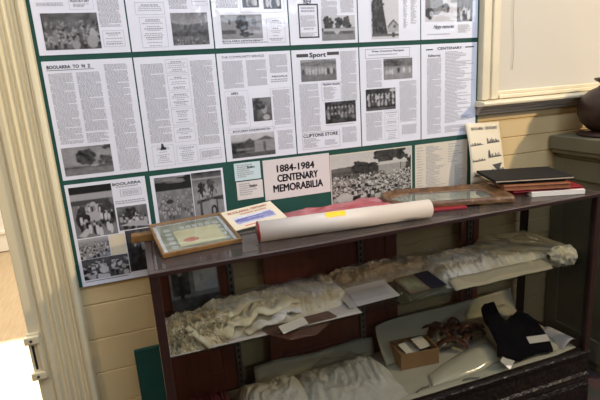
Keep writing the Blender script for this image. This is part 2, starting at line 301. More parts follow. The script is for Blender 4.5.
wb = boards(DX, 1.5, 0, 3.5, .744, .150, 0)
w2 = boards(1.5, 7.2, 0, 3.5, 1.1165, .0905, 0); wb.add(w2.v, w2.f)
wb.box(-3.2, -1.12, WY, .14, 0, 3.5); wb.box(-1.12, DX, WY, .14, 2.1, 3.5)
struct(wb.build('wall_back', 'cream'))
struct(B().box(-3.3, -3.2, -5.2, 5.2, 0, 3.5).build('wall_left', 'roomwall'))
struct(B().box(7.2, 7.3, -5.2, .14, 0, 3.5).build('wall_right', 'roomwall'))
wf = B().box(-3.2, 7.2, -5.3, -5.2, 0, 2.45).box(-3.2, 7.2, -5.3, -5.2, 3.3, 3.5)
for a, b in ((-3.2, 1.4), (2.7, 5.0), (6.5, 7.2)): wf.box(a, b, -5.3, -5.2, 2.45, 3.3)
struct(wf.build('wall_front', 'roomwall'))
# room beyond the doorway
fl = B()
fl.box(-3.2, .9, .14, 4.2, -.1, 0); struct(fl.build('floor', 'oak'))
struct(B().box(-3.2, .9, .14, 4.2, 3.0, 3.1).build('ceiling', 'ceil'))
struct(B().box(.9, 1.0, .14, 4.2, 0, 3.1).build('wall_passage', 'white'))
l = bpy.data.lights.new('passage_lamp', 'POINT'); l.energy = 60; l.color = (1, .95, .88); l.shadow_soft_size = .15
o = bpy.data.objects.new('passage_lamp', l); COL.objects.link(o); o.location = (-.6, 2.6, 2.4)
wfar = B().box(-3.2, 1.0, 3.7, 4.2, 0, 3.1); struct(wfar.build('wall_far', 'white'))
dr = struct(B().box(-1.75, -.95, 3.655, 3.7, .01, 2.05).build('door_1', 'white'))
pn = B()
for z0, z1 in ((.2, .85), (1.0, 1.9)):
    for x0, x1 in ((-1.65, -1.38), (-1.30, -1.05)):
        pn.box(x0, x1, 3.64, 3.655, z0, z0 + .03); pn.box(x0, x1, 3.64, 3.655, z1 - .03, z1); pn.box(x0, x0 + .03, 3.64, 3.655, z0, z1); pn.box(x1 - .03, x1, 3.64, 3.655, z0, z1)
pn.build('panel_moulding', 'white', dr)
kb = B().lathe([(.001, 0), (.012, 0), (.012, .03), (.028, .04), (.028, .06), (.001, .07)], n=16)
k = kb.build('door_knob', 'brass', dr, True); k.rotation_euler = (R(90), 0, 0); k.location = (-1.02, 3.655, .95)

# fluted architrave beside the doorway (runs up the wall)
def arch(x0, x1, flip):
    P = [(0, WY), (0, -.012), (.012, -.026), (.030, -.028), (.034, -.020)]
    x = .034
    for k in range(3):
        P += [(x + .006, -.010), (x + .012, -.008), (x + .018, -.010), (x + .026, -.026), (x + .034, -.028), (x + .038, -.022)]; x += .038
    P += [(x + .004, -.034), (x + .014, -.040), (x + .028, -.038), (x + .034, -.030), (x + .036, WY)]
    w = P[-1][0]; P = [((a / w) * (x1 - x0), b) for a, b in P]
    return [((x1 - a) if flip else (x0 + a), b) for a, b in P]
tr = B().prism(arch(-.168, -.012, False), 2, 0, 2.2)
struct(tr.build('trim_1', 'trimcream', bevel=.0015))
struct(B().prism(arch(-1.32, -1.164, True), 2, 0, 2.2).build('trim_2', 'trimcream'))
struct(B().box(-1.32, -.012, -.03, WY, 2.2, 2.34).build('trim_3', 'trimcream', bevel=.004))
jb = B().box(-.215, -.168, -.012, .14, 0, 2.2).box(-.224, -.215, .03, .14, 0, 2.2).box(-1.164, -1.12, -.012, .14, 0, 2.2).box(-1.164, -.168, -.012, .14, 2.1, 2.2)
struct(jb.build('door_2', 'trimcream', bevel=.003))
lk = thing('latch_keeper', 'old painted metal latch keeper on the cream door jamb, low by the sunlit floor', 'latch', (-.196, -.012, .59))
B().box(-.024, .022, -.008, 0, -.095, .1).build('keeper_plate', 'trimcream', lk, bevel=.002)
B().box(-.032, .020, -.026, -.008, .062, .092).box(-.032, .020, -.026, -.008, -.088, -.058).box(.006, .020, -.020, -.008, -.058, .062).build('keeper_box', 'trimcream', lk, bevel=.003)
B().box(-.014, -.006, -.0095, -.008, -.05, .05).build('slot', 'slot', lk)
for z in (.077, -.073): B().tube([(-.008, -.026, z), (-.008, -.0285, z)], .0055, 10).build('screw', 'metal', lk)

# window with drawn blind
wx0, wx1, wz0, wz1 = 1.826, 3.1, 1.405, 2.5
def ring(mb, a, b, y0, y1):      # frame ring between offsets a..b from outer edge
    mb.box(wx0 + a, wx0 + b, y0, y1, wz0, wz1 - a); mb.box(wx1 - b, wx1 - a, y0, y1, wz0, wz1 - a)
    mb.box(wx0 + b, wx1 - b, y0, y1, wz1 - b, wz1 - a)
wn = B(); ring(wn, 0, .036, -.035, WY); ring(wn, .036, .058, -.022, WY); ring(wn, .058, .092, -.030, WY); ring(wn, .092, .114, -.014, WY)
win = struct(wn.build('window_1', 'wincream', bevel=.004))
B().box(wx0 + .114, wx1 - .114, -.020, WY, wz0, wz0 + .018).box(wx0 + .114, wx1 - .114, -.010, WY, wz0 + .018, wz0 + .036).build('bottom_rail', 'wincream', win, bevel=.003)
B().grid(lambda u, v: (wx0 + .114 + (wx1 - wx0 - .228) * u, -.003 + .0015 * math.sin(u * 9) + .002 * nz(u * 4, v * 3), wz0 + .030 + (wz1 - wz0 - .14) * v), 30, 12).build('window_blind', 'blind', win, True)
B().tube([(2.02 + .006 * math.sin(k * .9), -.0065, wz0 + .13 + k * .05) for k in range(18)], .0009, 6).build('blind_cord', 'pencil', win, True)
sl = B().prism([(WY, 1.405), (-.062, 1.396), (-.068, 1.390), (-.066, 1.380), (-.052, 1.376), (WY, 1.376)], 0, wx0 - .014, wx1 + .02)
sl.build('window_sill', 'wincream', win, bevel=.002)
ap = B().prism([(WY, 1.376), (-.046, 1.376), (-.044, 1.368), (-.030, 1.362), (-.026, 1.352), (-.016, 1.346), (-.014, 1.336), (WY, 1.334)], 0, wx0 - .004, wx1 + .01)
ap.build('sill_apron', 'sillshade', win)

# ------------------------------------------------------------------ green display board
bd = B().box(-.022, 1.832, .0, WY, .83, 2.13)
tag(bd.build('display_board', 'green'), 'long dark green pinboard covered with newspaper pages above the cabinet', 'board')

# ------------------------------------------------------------------ pages
PW, PH, PITCH = .2987, .42, .3038
class Page:
    def __init__(s, name, label, cat, x, z, w, h, paper='paper', group=None, rot=0, th=.0014):
        s.w, s.h = w, h; s.t = thing(name, label, cat, (x, 0, z), 0, group, ry=rot)
        s.y = -th; s.yi = -th - .0005
        B().box(0, w, -th, 0, 0, h).build('sheet', paper, s.t)
        s.txt = B(); s.faint = B()
    def X(s, u): return u * s.w
    def Z(s, v): return s.h * (1 - v)
    def text(s, u0, u1, v0, v1, lead=.0040, ink=.52, para=True, faint=False, ragged=0., wl=(.004, .013)):
        mb = B()
        z = s.Z(v0); zb = s.Z(v1); x0, x1 = s.X(u0), s.X(u1)
        left = random.randint(5, 14); start = x0
        while z - lead > zb:
            x = start; start = x0; left -= 1
            end = x1
            if ragged: end = x0 + (x1 - x0) * random.uniform(1 - ragged, 1)
            if para and left <= 0:
                end = x0 + (x1 - x0) * random.uniform(.3, .9); left = random.randint(5, 14); start = x0 + .006
            while x < end - .003:
                w = min(random.uniform(*wl), end - x)
                mb.quad((x, s.yi, z - lead * ink), (x + w, s.yi, z - lead * ink), (x + w, s.yi, z), (x, s.yi, z)); x += w + .0019
            z -= lead
        if mb.v: mb.build('column_text', 'faintink' if faint else 'greyink', s.t)
        return s
    def frame(s, u0, u1, v0, v1, t=.0012, mat_='greyink', name='advertisement_border'):
        x0, x1, z0, z1 = s.X(u0), s.X(u1), s.Z(v1), s.Z(v0); y = s.yi; m = B()
        for a in ((x0, x1, z0, z0 + t), (x0, x1, z1 - t, z1), (x0, x0 + t, z0, z1), (x1 - t, x1, z0, z1)):
            m.quad((a[0], y, a[2]), (a[1], y, a[2]), (a[1], y, a[3]), (a[0], y, a[3]))
        m.build(name, mat_, s.t); return s
    def bar(s, u0, u1, v0, v1, mat_='ink', name='rule'):
        B().quad((s.X(u0), s.yi, s.Z(v1)), (s.X(u1), s.yi, s.Z(v1)), (s.X(u1), s.yi, s.Z(v0)), (s.X(u0), s.yi, s.Z(v0))).build(name, mat_, s.t); return s
    def head(s, txt, u0, u1, v0, v1, bold=.02, mat_='ink', name='headline', shear=0.):
        m = B(); letter(m, txt, s.X(u0), s.X(u1), s.Z(v1), s.Z(v0), s.yi - .0002, bold, shear); m.build(name, mat_, s.t); return s
    def ad(s, u0, u1, v0, v1, dense=1.):                # small boxed advertisement: centred lines
        s.frame(u0, u1, v0, v1, .0009)
        tb_ = B(); z = s.Z(v0) - .007; zb = s.Z(v1) + .006; xc = (s.X(u0) + s.X(u1)) / 2; hw = (s.X(u1) - s.X(u0)) * .42; k = 0
        while z > zb:
            w = hw * random.uniform(.4, 1); hgt = .0042 if k % 4 == 0 else .0024; x = xc - w
            while x < xc + w - .003:
                q = min(random.uniform(.004, .010), xc + w - x); mb = tb_
                mb.quad((x, s.yi, z - hgt), (x + q, s.yi, z - hgt), (x + q, s.yi, z), (x, s.yi, z)); x += q + .002
            z -= random.choice([.0065, .0075, .011]); k += 1
        tb_.build('advertisement_text', 'greyink', s.t)
        return s
    def photo(s, kind, u0, u1, v0, v1, w=46, h=32, **k):
        photo(s.t, pic(kind, w, h), s.X(u0), s.X(u1), s.Z(v1), s.Z(v0), s.yi - .0002, **k); return s
    def end(s):
        return s
GP = 'laminated newspaper pages pinned in rows'
Z1, Z2 = 1.67 + .0198, 1.67 - PH
def npage(col, row, label): return Page('newspaper_page', label, 'newspaper page', col * PITCH, Z1 if row == 1 else Z2, PW, PH, group=GP)
p = npage(0, 1, 'newspaper page with a wide crowd photograph, top left of the board')
p.text(.06, .34, .05, .58).text(.38, .64, .05, .55).head('SOLD OUT DAY', .42, .62, .575, .592).text(.44, .62, .605, .64, ragged=.4).text(.06, .34, .595, .63).frame(.4, .66, .56, .65, .0007)
p.text(.70, .94, .05, .80).ad(.71, .95, .82, .95).photo('crowd', .08, .68, .675, .96, label='dark photograph of a large crowd').end()
p = npage(1, 1, 'top row newspaper page with a hillside photograph at its lower right')
p.text(.08, .44, .05, .58, lead=.006, wl=(.006, .018)).text(.5, .72, .05, .66).text(.76, .96, .05, .55).frame(.78, .97, .57, .63, .0008).text(.8, .95, .595, .61).ad(.1, .44, .6, .70).ad(.13, .44, .72, .97).photo('hills', .5, .95, .69, .96).end()
p = npage(2, 1, 'top row newspaper page with a horse rider photograph above bold newsagency print')
p.text(.06, .34, .05, .66).photo('group', .4, .62, .50, .655).photo('group', .68, .92, .50, .67).frame(.37, .96, .45, .70, .0009).photo('riders', .1, .64, .715, .925)
p.head('BOOLARRA NEWSAGENCY', .1, .64, .935, .95, .03).text(.1, .7, .956, .985, lead=.0065, ink=.65, para=False).ad(.70, .95, .75, .97).end()
p = npage(3, 1, 'top row newspaper page with a thick black bordered notice beside a photograph')
p.frame(.13, .42, .63, .94, .0055, 'ink').head('REV', .22, .33, .59, .63, .03).text(.17, .38, .66, .72, lead=.011, ink=.6, para=False).text(.16, .39, .735, .84, ragged=.2).text(.2, .35, .85, .88, lead=.009).text(.16, .39, .89, .93, ragged=.5)
p.text(.47, .70, .05, .76).text(.75, .95, .05, .72).photo('longhall', .46, .96, .74, .97).end()
p = npage(4, 1, 'top row newspaper page with a tall dark pine tree beside a cottage')
p.photo('pine', .2, .64, .56, .975, 40, 46).text(.72, .80, .05, .88, faint=True, ragged=.6).text(.84, .95, .05, .85, faint=True, ragged=.6).end()
p = npage(5, 1, 'newspaper page with a couple above handwritten script, top right of the board')
p.photo('couple', .07, .62, .56, .82, 40, 30).photo('group', .62, .90, .60, .83).text(.64, .88, .86, .95, faint=True, ragged=.4).head('Happy memories', .2, .55, .855, .905, .01, shear=.01, name='script').text(.1, .5, .945, .965, lead=.008, para=False)
p.text(.1, .9, .1, .5, ragged=.5).end()
p = npage(0, 2, 'newspaper page with three text columns and a misty tree photograph, left of second row')
p.head('BOOLARRA  TO  N  Z', .05, .52, .035, .062, .03).bar(.04, .56, .072, .076).text(.05, .31, .1, .70).text(.35, .61, .1, .60).text(.35, .61, .61, .70, ragged=.2).text(.67, .93, .045, .97).photo('town', .04, .60, .72, .965, label='grey photograph of trees and a town').end()
p = npage(1, 2, 'newspaper page with a middle column of small boxed advertisements, no photograph')
p.text(.07, .34, .06, .76)
for a, b in ((.03, .15), (.165, .30), (.315, .45), (.465, .61), (.625, .765), (.80, .965)): p.ad(.37, .64, a, b)
p.ad(.07, .34, .78, .97).text(.67, .95, .05, .82).frame(.67, .95, .85, .95).text(.69, .93, .87, .94)
dg = B(); dg.quad((.05, p.yi, .075), (.075, p.yi, .075), (.072, p.yi, .085), (.056, p.yi, .085)); dg.quad((.055, p.yi, .083), (.068, p.yi, .083), (.064, p.yi, .098), (.058, p.yi, .1)); dg.build('dog_drawing', 'ink', p.t); p.end()
p = npage(2, 2, 'newspaper page with a low building photograph at its bottom and a small child photograph')
p.head('THE COMMUNITY SERVICE', .06, .63, .025, .045, .0).text(.06, .33, .07, .32).text(.38, .65, .07, .31).text(.7, .95, .03, .21).head('PEOPLE', .72, .94, .225, .24, .01).text(.7, .94, .255, .30, lead=.008).frame(.68, .97, .34, .72, .0007)
p.head('APEX', .14, .24, .355, .375, .02).text(.08, .33, .39, .66, ragged=.1).frame(.06, .37, .34, .69, .0007).photo('child', .42, .68, .42, .64, 26, 32).text(.71, .95, .36, .7)
p.frame(.06, .70, .70, .735, .0008).head('BOOLARRA KINDERGARTEN', .12, .64, .71, .727, .01).photo('house', .08, .69, .75, .975).text(.74, .96, .75, .95).end()
p = npage(3, 2, 'laminated newspaper page headed Sport with two team photographs')
p.bar(.07, .24, .038, .068).bar(.52, .70, .03, .06).head('Sport', .26, .50, .03, .085, .035).photo('team', .12, .65, .095, .30, label='pale photograph of a team on a field').text(.72, .96, .03, .53).frame(.41, .71, .32, .50).head('TROPHY ROOM', .43, .69, .33, .35, .02).text(.44, .66, .365, .49, ragged=.5)
p.text(.08, .37, .325, .80).photo('darkteam', .45, .93, .515, .73, label='dark photograph of a seated team').text(.45, .9, .745, .76).frame(.08, .66, .80, .97, .0015).head('CLIFTONS STORE', .10, .63, .815, .848, .03).text(.1, .36, .86, .96, ragged=.3).text(.42, .64, .89, .95, ragged=.3).text(.70, .93, .78, .95).end()
p = npage(4, 2, 'laminated newspaper page with a boxed heading and two dark club photographs set diagonally')
p.frame(.09, .82, .02, .115, .0022).head('Free Country Recipes', .2, .72, .035, .06, .01).text(.14, .62, .075, .1, lead=.008).text(.1, .35, .13, .41).photo('field', .38, .86, .125, .335).photo('players', .08, .57, .42, .64).text(.64, .93, .36, .79)
p.text(.07, .34, .66, .96).ad(.38, .62, .655, .74).ad(.38, .62, .75, .83).ad(.38, .62, .845, .96).text(.67, .93, .82, .93).end()
p = npage(5, 2, 'newspaper page headed Centenary without photographs, right end of the second row')
p.bar(.08, .2, .05, .062).bar(.78, .94, .04, .052).head('CENTENARY', .28, .72, .035, .062, .03).head('Editorial', .12, .33, .105, .13, .02).text(.1, .35, .145, .96, para=True).text(.42, .94, .085, .86, faint=False, ragged=.65, lead=.0062).text(.42, .80, .88, .96).end()
# third row
Pic.K = 1.9
p = Page('photo_collage', 'laminated sheet of six black and white photographs beside the doorway trim', 'photo sheet', 0, .83, .284, .403)
p.photo('picnic', .04, .56, .03, .52, 52, 56).head('BOOLARRA', .58, .94, .035, .06, .03).text(.62, .9, .07, .1, lead=.008); p.frame(.66, .93, .105, .17, .0018, 'greyink', 'title_border').text(.69, .9, .12, .16).text(.58, .97, .21, .26, lead=.008)
p.photo('children', .58, .97, .27, .50).photo('market', .04, .42, .53, .73, 40, 28).photo('barn', .64, .97, .51, .93, 30, 40).photo('faces', .04, .63, .735, .94, 56, 26).bar(.43, .63, .53, .73, 'creampaper', 'blank_panel').bar(.05, .6, .955, .96, 'ink').end()
p = Page('photo_sheet', 'laminated sheet pairing a riverbank crowd and a timber yard photograph, above the small gold frame', 'photo sheet', .302, 1.03, .284, .199)
p.photo('riverbank', .05, .54, .05, .97, 50, 60).photo('logyard', .55, .97, .04, .97, 44, 60).end()
p = Page('small_card', 'small pale blue printed card, the upper of two left of the memorabilia sign', 'card', .633, 1.166, .110, .073, 'bluecard')
p.head('Boolarra', .5, .78, .2, .34, .03).text(.1, .9, .1, .9, faint=True, lead=.008, ragged=.6, para=False).end()
p = Page('small_card', 'small white printed card below the pale blue one, left of the memorabilia sign', 'card', .636, 1.085, .111, .076, 'plainpaper')
p.head('Boolarra', .5, .78, .2, .34, .03).text(.1, .9, .1, .9, faint=True, lead=.009, ragged=.6, para=False).end()
p = Page('title_sign', 'white sign reading 1884-1984 centenary memorabilia in bold black capitals', 'sign', .754, 1.066, .299, .172, 'plainpaper')
p.head('1884-1984', .20, .76, .155, .325, .045).head('CENTENARY', .20, .81, .395, .57, .045).head('MEMORABILIA', .13, .88, .64, .82, .045).end()
p = Page('crowd_photograph', "wide photograph of a huge crowd before a hall, right of the title sign", 'photograph', 1.055, 1.005, .412, .222, 'listpaper')
p.photo('hallcrowd', .012, .985, .02, .98, 130, 74, tint=(1, .97, .90)).end()
p = Page('printed_list', 'cream sheet of small printed list lines between the crowd photograph and the drawn leaflet', 'paper sheet', 1.484, .99, .292, .237, 'listpaper')
p.text(.03, .16, .06, .9, lead=.013, ink=.3, faint=True, ragged=.5).text(.2, .58, .05, .97, lead=.0065, ragged=.6, faint=True).text(.62, .95, .05, .5, lead=.012, ink=.35, ragged=.8, faint=True).text(.75, .97, .5, .95, faint=True, ragged=.7).end()

# drawn leaflet leaning against the wall, slightly curled
lf = thing('leaflet', 'cream leaflet of small boat and town drawings standing curled against the wall behind the books', 'leaflet', (1.749, -.016, 1.016))
LW, LH = .195, .287
def leafpt(u, v, off=0):     # u across, v up
    y = -.050 * (1 - v) ** 1.5 - .012 * math.sin(v * math.pi) - .010 * (1 - u) * math.sin(v * math.pi) - off
    return (LW * u + .012 * (1 - v) ** 2 * (u - .2) , y, LH * v - .008 * u * v)
lm = B(); lm.grid(lambda u, v: leafpt(u, v), 10, 16)
s_ = lm.build('sheet', 'creampaper', lf, True); so = s_.modifiers.new('t', 'SOLIDIFY'); so.thickness = .0012; so.offset = -1
def onleaf(mb2, name, m):     # wrap flat u,v lettering on the leaflet
    mb2.v = [leafpt(a, c, .0012) for a, b, c in mb2.v]; mb2.build(name, m, lf)
t1 = B(); letter(t1, 'BOOLARRA', .15, .50, .885, .93, 0, .03); letter(t1, 'CENTENARY', .55, .92, .885, .93, 0, .03); onleaf(t1, 'headline', 'ink')
for cx, cy, kind in ((.23, .68, 0), (.74, .70, 1), (.25, .42, 2), (.74, .46, 3), (.28, .17, 4), (.78, .22, 5)):
    d = B()
    d.quad((cx - .2, 0, cy - .05), (cx + .2, 0, cy - .04), (cx + .2, 0, cy - .033), (cx - .2, 0, cy - .042))
    for q in range(14):
        x = cx - .18 + .36 * q / 13; hgt = (.012 + .05 * random.random()) * (1.5 if kind in (1, 3) else .8)
        d.quad((x, 0, cy - .04), (x + .022, 0, cy - .04), (x + .022 * random.random(), 0, cy - .04 + hgt), (x, 0, cy - .04 + hgt * .8))
    if kind == 3: d.quad((cx - .2, 0, cy - .03), (cx - .12, 0, cy - .03), (cx - .14, 0, cy + .09), (cx - .18, 0, cy + .07))
    if kind == 5: d.quad((cx - .14, 0, cy + .07), (cx + .16, 0, cy + .09), (cx + .03, 0, cy - .05), (cx + .01, 0, cy - .04))
    onleaf(d, 'drawing', 'ink')

# ------------------------------------------------------------------ glass display cabinet
cx0, cx1, cy0, cy1, ct = .248, 2.112, -.465, -.035, 1.008
cab = thing('display_cabinet', 'long glass display cabinet in dark wood standing below the green board', 'cabinet', (cx0, cy1, 0))
def cb(x0, x1, y0, y1, z0, z1, name, m, bevel=.002, parent=None):
    return B().box(x0 - cx0, x1 - cx0, y0 - cy1, y1 - cy1, z0, z1).build(name, m, parent or cab, bevel=bevel)
tf = B()
for a in ((cx0, cx1, cy0, cy0 + .022), (cx0, cx1, cy1 - .022, cy1), (cx0, cx0 + .022, cy0 + .022, cy1 - .022), (cx1 - .022, cx1, cy0 + .022, cy1 - .022)): tf.box(a[0] - cx0, a[1] - cx0, a[2] - cy1, a[3] - cy1, ct - .013, ct - .0005)
tf.build('top_frame', 'rim', cab, bevel=.002)
cb(cx0 + .001, cx1 - .001, cy0 - .003, cy0 - .0002, ct - .014, ct - .002, 'edge_strip', 'wood', 0)
cb(cx0 + .0225, cx1 - .0225, cy0 + .0225, cy1 - .0225, ct - .008, ct, 'top_glass', 'topglass', 0)
for x in (cx0, cx1 - .032):
    for y in (cy0, cy1 - .032): cb(x + .001, x + .031, y + .001, y + .031, .25, ct - .0135, 'post', 'wood', .003)
cb(cx0 + .033, cx1 - .033, cy0 + .010, cy0 + .015, .262, ct - .0135, 'front_glass', 'glass', 0)
for x in (cx0 + .012, cx1 - .017): cb(x, x + .005, cy0 + .034, cy1 - .034, .262, ct - .0135, 'side_glass', 'glass', 0)
SZ = .690
cb(cx0 + .034, cx1 - .034, cy0 + .035, cy1 - .032, SZ - .007, SZ, 'shelf', 'shelfglass', 0)
# slotted uprights and brackets
for x in (.562, 1.157, 1.752):
    st = cb(x - .012, x + .012, -.066, -.058, .26, ct - .0137, 'slotted_upright', 'metal', 0)
    sl_ = B()
    for k in range(22):
        z = .285 + k * .03
        sl_.box(x - .004 - cx0, x + .004 - cx0, -.0668 - cy1, -.0662 - cy1, z, z + .015)
    sl_.build('slot', 'slot', st)
    B().prism([(-.067 - cy1, SZ - .055), (-.067 - cy1, SZ - .008), (-.40 - cy1, SZ - .008), (-.40 - cy1, SZ - .016)], 0, x - .003 - cx0, x + .003 - cx0).build('shelf_bracket', 'metal', cab)
# red timber doors in the back
for x0, x1 in ((.282, .552), (.705, 1.348), (1.705, 1.812)):
    d = cb(x0, x1, -.052, -.040, .262, ct - .0137, 'back_panel', 'redwood', .002)
    w = .035 if x1 - x0 < .2 else .06
    m = B().box(x0 - cx0, x0 + w - cx0, -.057 - cy1, -.052 - cy1, .262, ct - .0137).box(x1 - w - cx0, x1 - cx0, -.057 - cy1, -.052 - cy1, .262, ct - .0137)
    m.box(x0 + w - cx0, x1 - w - cx0, -.057 - cy1, -.052 - cy1, .262, .36).box(x0 + w - cx0, x1 - w - cx0, -.057 - cy1, -.052 - cy1, ct - .11, ct - .0137)
    m.build('panel_rail', 'redwood', d, bevel=.003)
cb(cx0 + .001, cx1 - .001, cy0 + .018, cy1 - .001, .235, .262, 'deck', 'wood', 0)
bs = B().prism([(cy0 - cy1 - .004, .262), (cy0 - cy1 - .008, .255), (cy0 - cy1 - .004, .235), (cy0 - cy1 + .004, .228), (cy0 - cy1 + .002, .150), (cy0 - cy1 - .006, .140), (cy0 - cy1 - .010, .118), (cy0 - cy1 - .004, .108), (cy0 - cy1 - .012, .09), (cy0 - cy1 - .012, 0), (cy0 - cy1 + .018, 0), (cy0 - cy1 + .018, .262)], 0, .001, cx1 - cx0 - .001)
bs.build('front_plinth', 'basewood', cab)
cb(cx0 + .001, cx0 + .02, cy0 + .019, cy1 - .001, 0, .234, 'side_plinth', 'basewood', 0); cb(cx1 - .02, cx1 - .001, cy0 + .019, cy1 - .001, 0, .234, 'side_plinth', 'basewood', 0)

# green board offcut behind the cabinet
g = B().box(.145, .30, -.026, -.008, 0, .525).build('green_panel', 'green', bevel=.001)
tag(g, "dark green board on the floor between the cabinet's left end and the wall", 'board')

# ------------------------------------------------------------------ things on the cabinet top
T = ct
# wooden rest under the small frame
tag(B().box(.205, .52, -.125, -.085, T, T + .03).build('wooden_batten', 'framewood', bevel=.003), 'brown wooden batten lying under the back of the certificate frame', 'batten')
# certificate frame, tilted
fr = thing('certificate_frame', "gold wooden frame with a cream certificate bearing a red oval", 'picture frame', (.300, -.352, T + .001), R(6.5), rx=R(8.5))
FW, FD, FT = .278, .262, .017
fm = B()
for a in ((0, FW, 0, 0.010), (0, FW, FD - 0.010, FD), (0, 0.010, 0.010, FD - 0.010), (FW - 0.010, FW, 0.010, FD - 0.010)): fm.box(*a, 0, FT)
fm.build('frame_moulding', 'framewood', fr, bevel=.003)
B().box(0.010, FW - 0.010, 0.010, FD - 0.010, .002, .006).build('mount', 'plainpaper', fr)
B().box(.024, FW - .022, .020, FD - .018, .006, .0075).build('olive_border', 'mount', fr)
B().box(.072, FW - .045, .045, FD - .085, .0075, .009).build('certificate', 'certpaper', fr)
ov = B(); ov.lathe([(.001, .009), (1, .009), (1, .0098), (.001, .0098)], 0, 0, 28); ov.v = [(.118 + a * .027, .085 + b * .017, c) for a, b, c in ov.v]; ov.build('red_oval', 'sealred', fr)
ob = B()
for q in range(5): ob.box(.10 + q * .024, .10 + q * .024 + .019, FD - .078, FD - .052, .0075, .0088)
ob.build('grey_lettering', 'greyprint', fr)
ob = B()
for q in range(5): ob.lathe([(.001, .0075), (.013, .0075), (.013, .0085), (.001, .0085)], .052, .05 + q * .036, 14); ob.lathe([(.001, .0075), (.013, .0075), (.013, .0085), (.001, .0085)], FW - .042, .05 + q * .036, 14)
ob.build('border_medallion', 'greyprint', fr)
B().box(.0095, FW - .0095, .0095, FD - .0095, .0125, .0140).build('picture_glass', 'frameglass', fr)

# pamphlet propped on the pink bundle
def quadpt(P, u, v): a, b, c, d = [Vector(q) for q in P]; return (a * (1 - u) + b * u) * (1 - v) + (d * (1 - u) + c * u) * v
PP = [(.575, -.190, T + .004), (.800, -.142, T + .012), (.768, -.018, T + .056), (.543, -.066, T + .048)]
pf = thing('pamphlet', 'white pamphlet with red lettering over a blue picture beside the certificate frame', 'pamphlet', (.575, -.19, T))
nrm = (Vector(PP[1]) - Vector(PP[0])).cross(Vector(PP[3]) - Vector(PP[0])).normalized()
def pmp(u, v, o): q = quadpt(PP, u, v) + nrm * o - Vector((.575, -.19, T)); return tuple(q)
pb = B(); pb.add([pmp(u, v, o) for o in (0, .004) for u, v in ((0, 0), (1, 0), (1, 1), (0, 1))], [(0, 3, 2, 1), (4, 5, 6, 7), (0, 1, 5, 4), (1, 2, 6, 5), (2, 3, 7, 6), (3, 0, 4, 7)])
pb.build('booklet', 'creampaper', pf)
tb = B(); letter(tb, 'BOOLARRA', .12, .52, .78, .89, 0, .02); letter(tb, 'CENTENARY', .55, .88, .80, .90, 0, .02); letter(tb, 'souvenir booklet', .3, .82, .66, .75, 0, .01)
tb.v = [pmp(a, c, .0046) for a, b, c in tb.v]; tb.build('red_lettering', 'redink', pf)
hb = B(); bp_ = Pic(40, 14, .62); bp_.a[:] = .6
bp_.foliage(.5, .5, .5, .22, .2, 50); bp_.rect(.0, .3, .35, .7, .15).rect(.75, .98, .15, .8, .22).rect(0, 1, .72, .9, .32).noise(.15, 8)
hb.grid(lambda u, v: pmp(.13 + .74 * u, .60 - .40 * v, .0046), bp_.w, bp_.h); a_ = np.clip(bp_.a, .05, .65).reshape(-1)[:, None]; hb.c = np.concatenate([a_ * .95, a_ * .95, np.clip(a_ * .6 + .26, 0, .7)], 1); hb.build('blue_picture', 'matprint', pf)
rl = B().quad(pmp(.22, .08, .0046), pmp(.62, .08, .0046), pmp(.62, .115, .0046), pmp(.22, .115, .0046)); rl.build('red_line', 'redink', pf)

# pink wrapped bundle
def pinkpt(u, v):
    x = .80 + .47 * u; y = -.275 + .245 * v
    e = min(1, min(u, 1 - u) * 9) * min(1, min(v, 1 - v) * 5)
    return (x, y, T + .003 + e * (.012 + .012 * u + .006 * ridge(x * 9, y * 9) + .003 * nz(x * 30, y * 30)))
tag(B().slab(pinkpt, 40, 20, lambda q: q[2] - T - .0005).build('plastic_bundle', 'pinkbag', None, True), 'flat pink and red bundle in shiny plastic behind the white paper roll', 'bundle')

# long white roll
ra, rb = Vector((.630, -.343, T + .0375)), Vector((1.292, -.398, T + .0375))
rd = (rb - ra); L = rd.length; ro = thing('paper_roll', 'long rolled white paper tube with a yellow sticker along the front of the cabinet top', 'paper roll', tuple(ra), math.atan2(rd.y, rd.x))
rr = B().tube([(0, 0, 0), (L * .4, 0, .0), (L * .68, 0, 0), (L * .6801, 0, 0), (L, 0, 0)], [.037, .0365, .036, .035, .034], 36, cap=False)
q = rr.build('rolled_sheet', 'roll', ro, True); so = q.modifiers.new('t', 'SOLIDIFY'); so.thickness = .003; so.offset = -1
inn = B().tube([(.0, 0, 0), (L - .006, 0, 0)], [.030, .028], 30); inn.build('inner_roll', 'roll', ro, True)
rg = B().tube([(-.0015, 0, 0), (.0025, 0, 0)], .0374, 36); rg.build('red_end', 'redfolder', ro, True)
def arcs(x0, x1, a0, a1, r, n=8):
    m = B(); m.grid(lambda u, v: (x0 + (x1 - x0) * u, -r * math.cos(a0 + (a1 - a0) * v), r * math.sin(a0 + (a1 - a0) * v)), 2, n); return m
arcs(.245, .32, R(42), R(88), .0372).build('yellow_sticker', 'yellow', ro)
# red folders
rf = B()
tag(B().box(-.10, .09, -.06, .06, 0, .0095).build('red_folder', 'redfolder', None, bevel=.002, loc=(1.415, -.296, T + .0005)), 'thin red folder lying flat under the gilt frame at the end of the roll', 'folder').rotation_euler.z = R(-14)

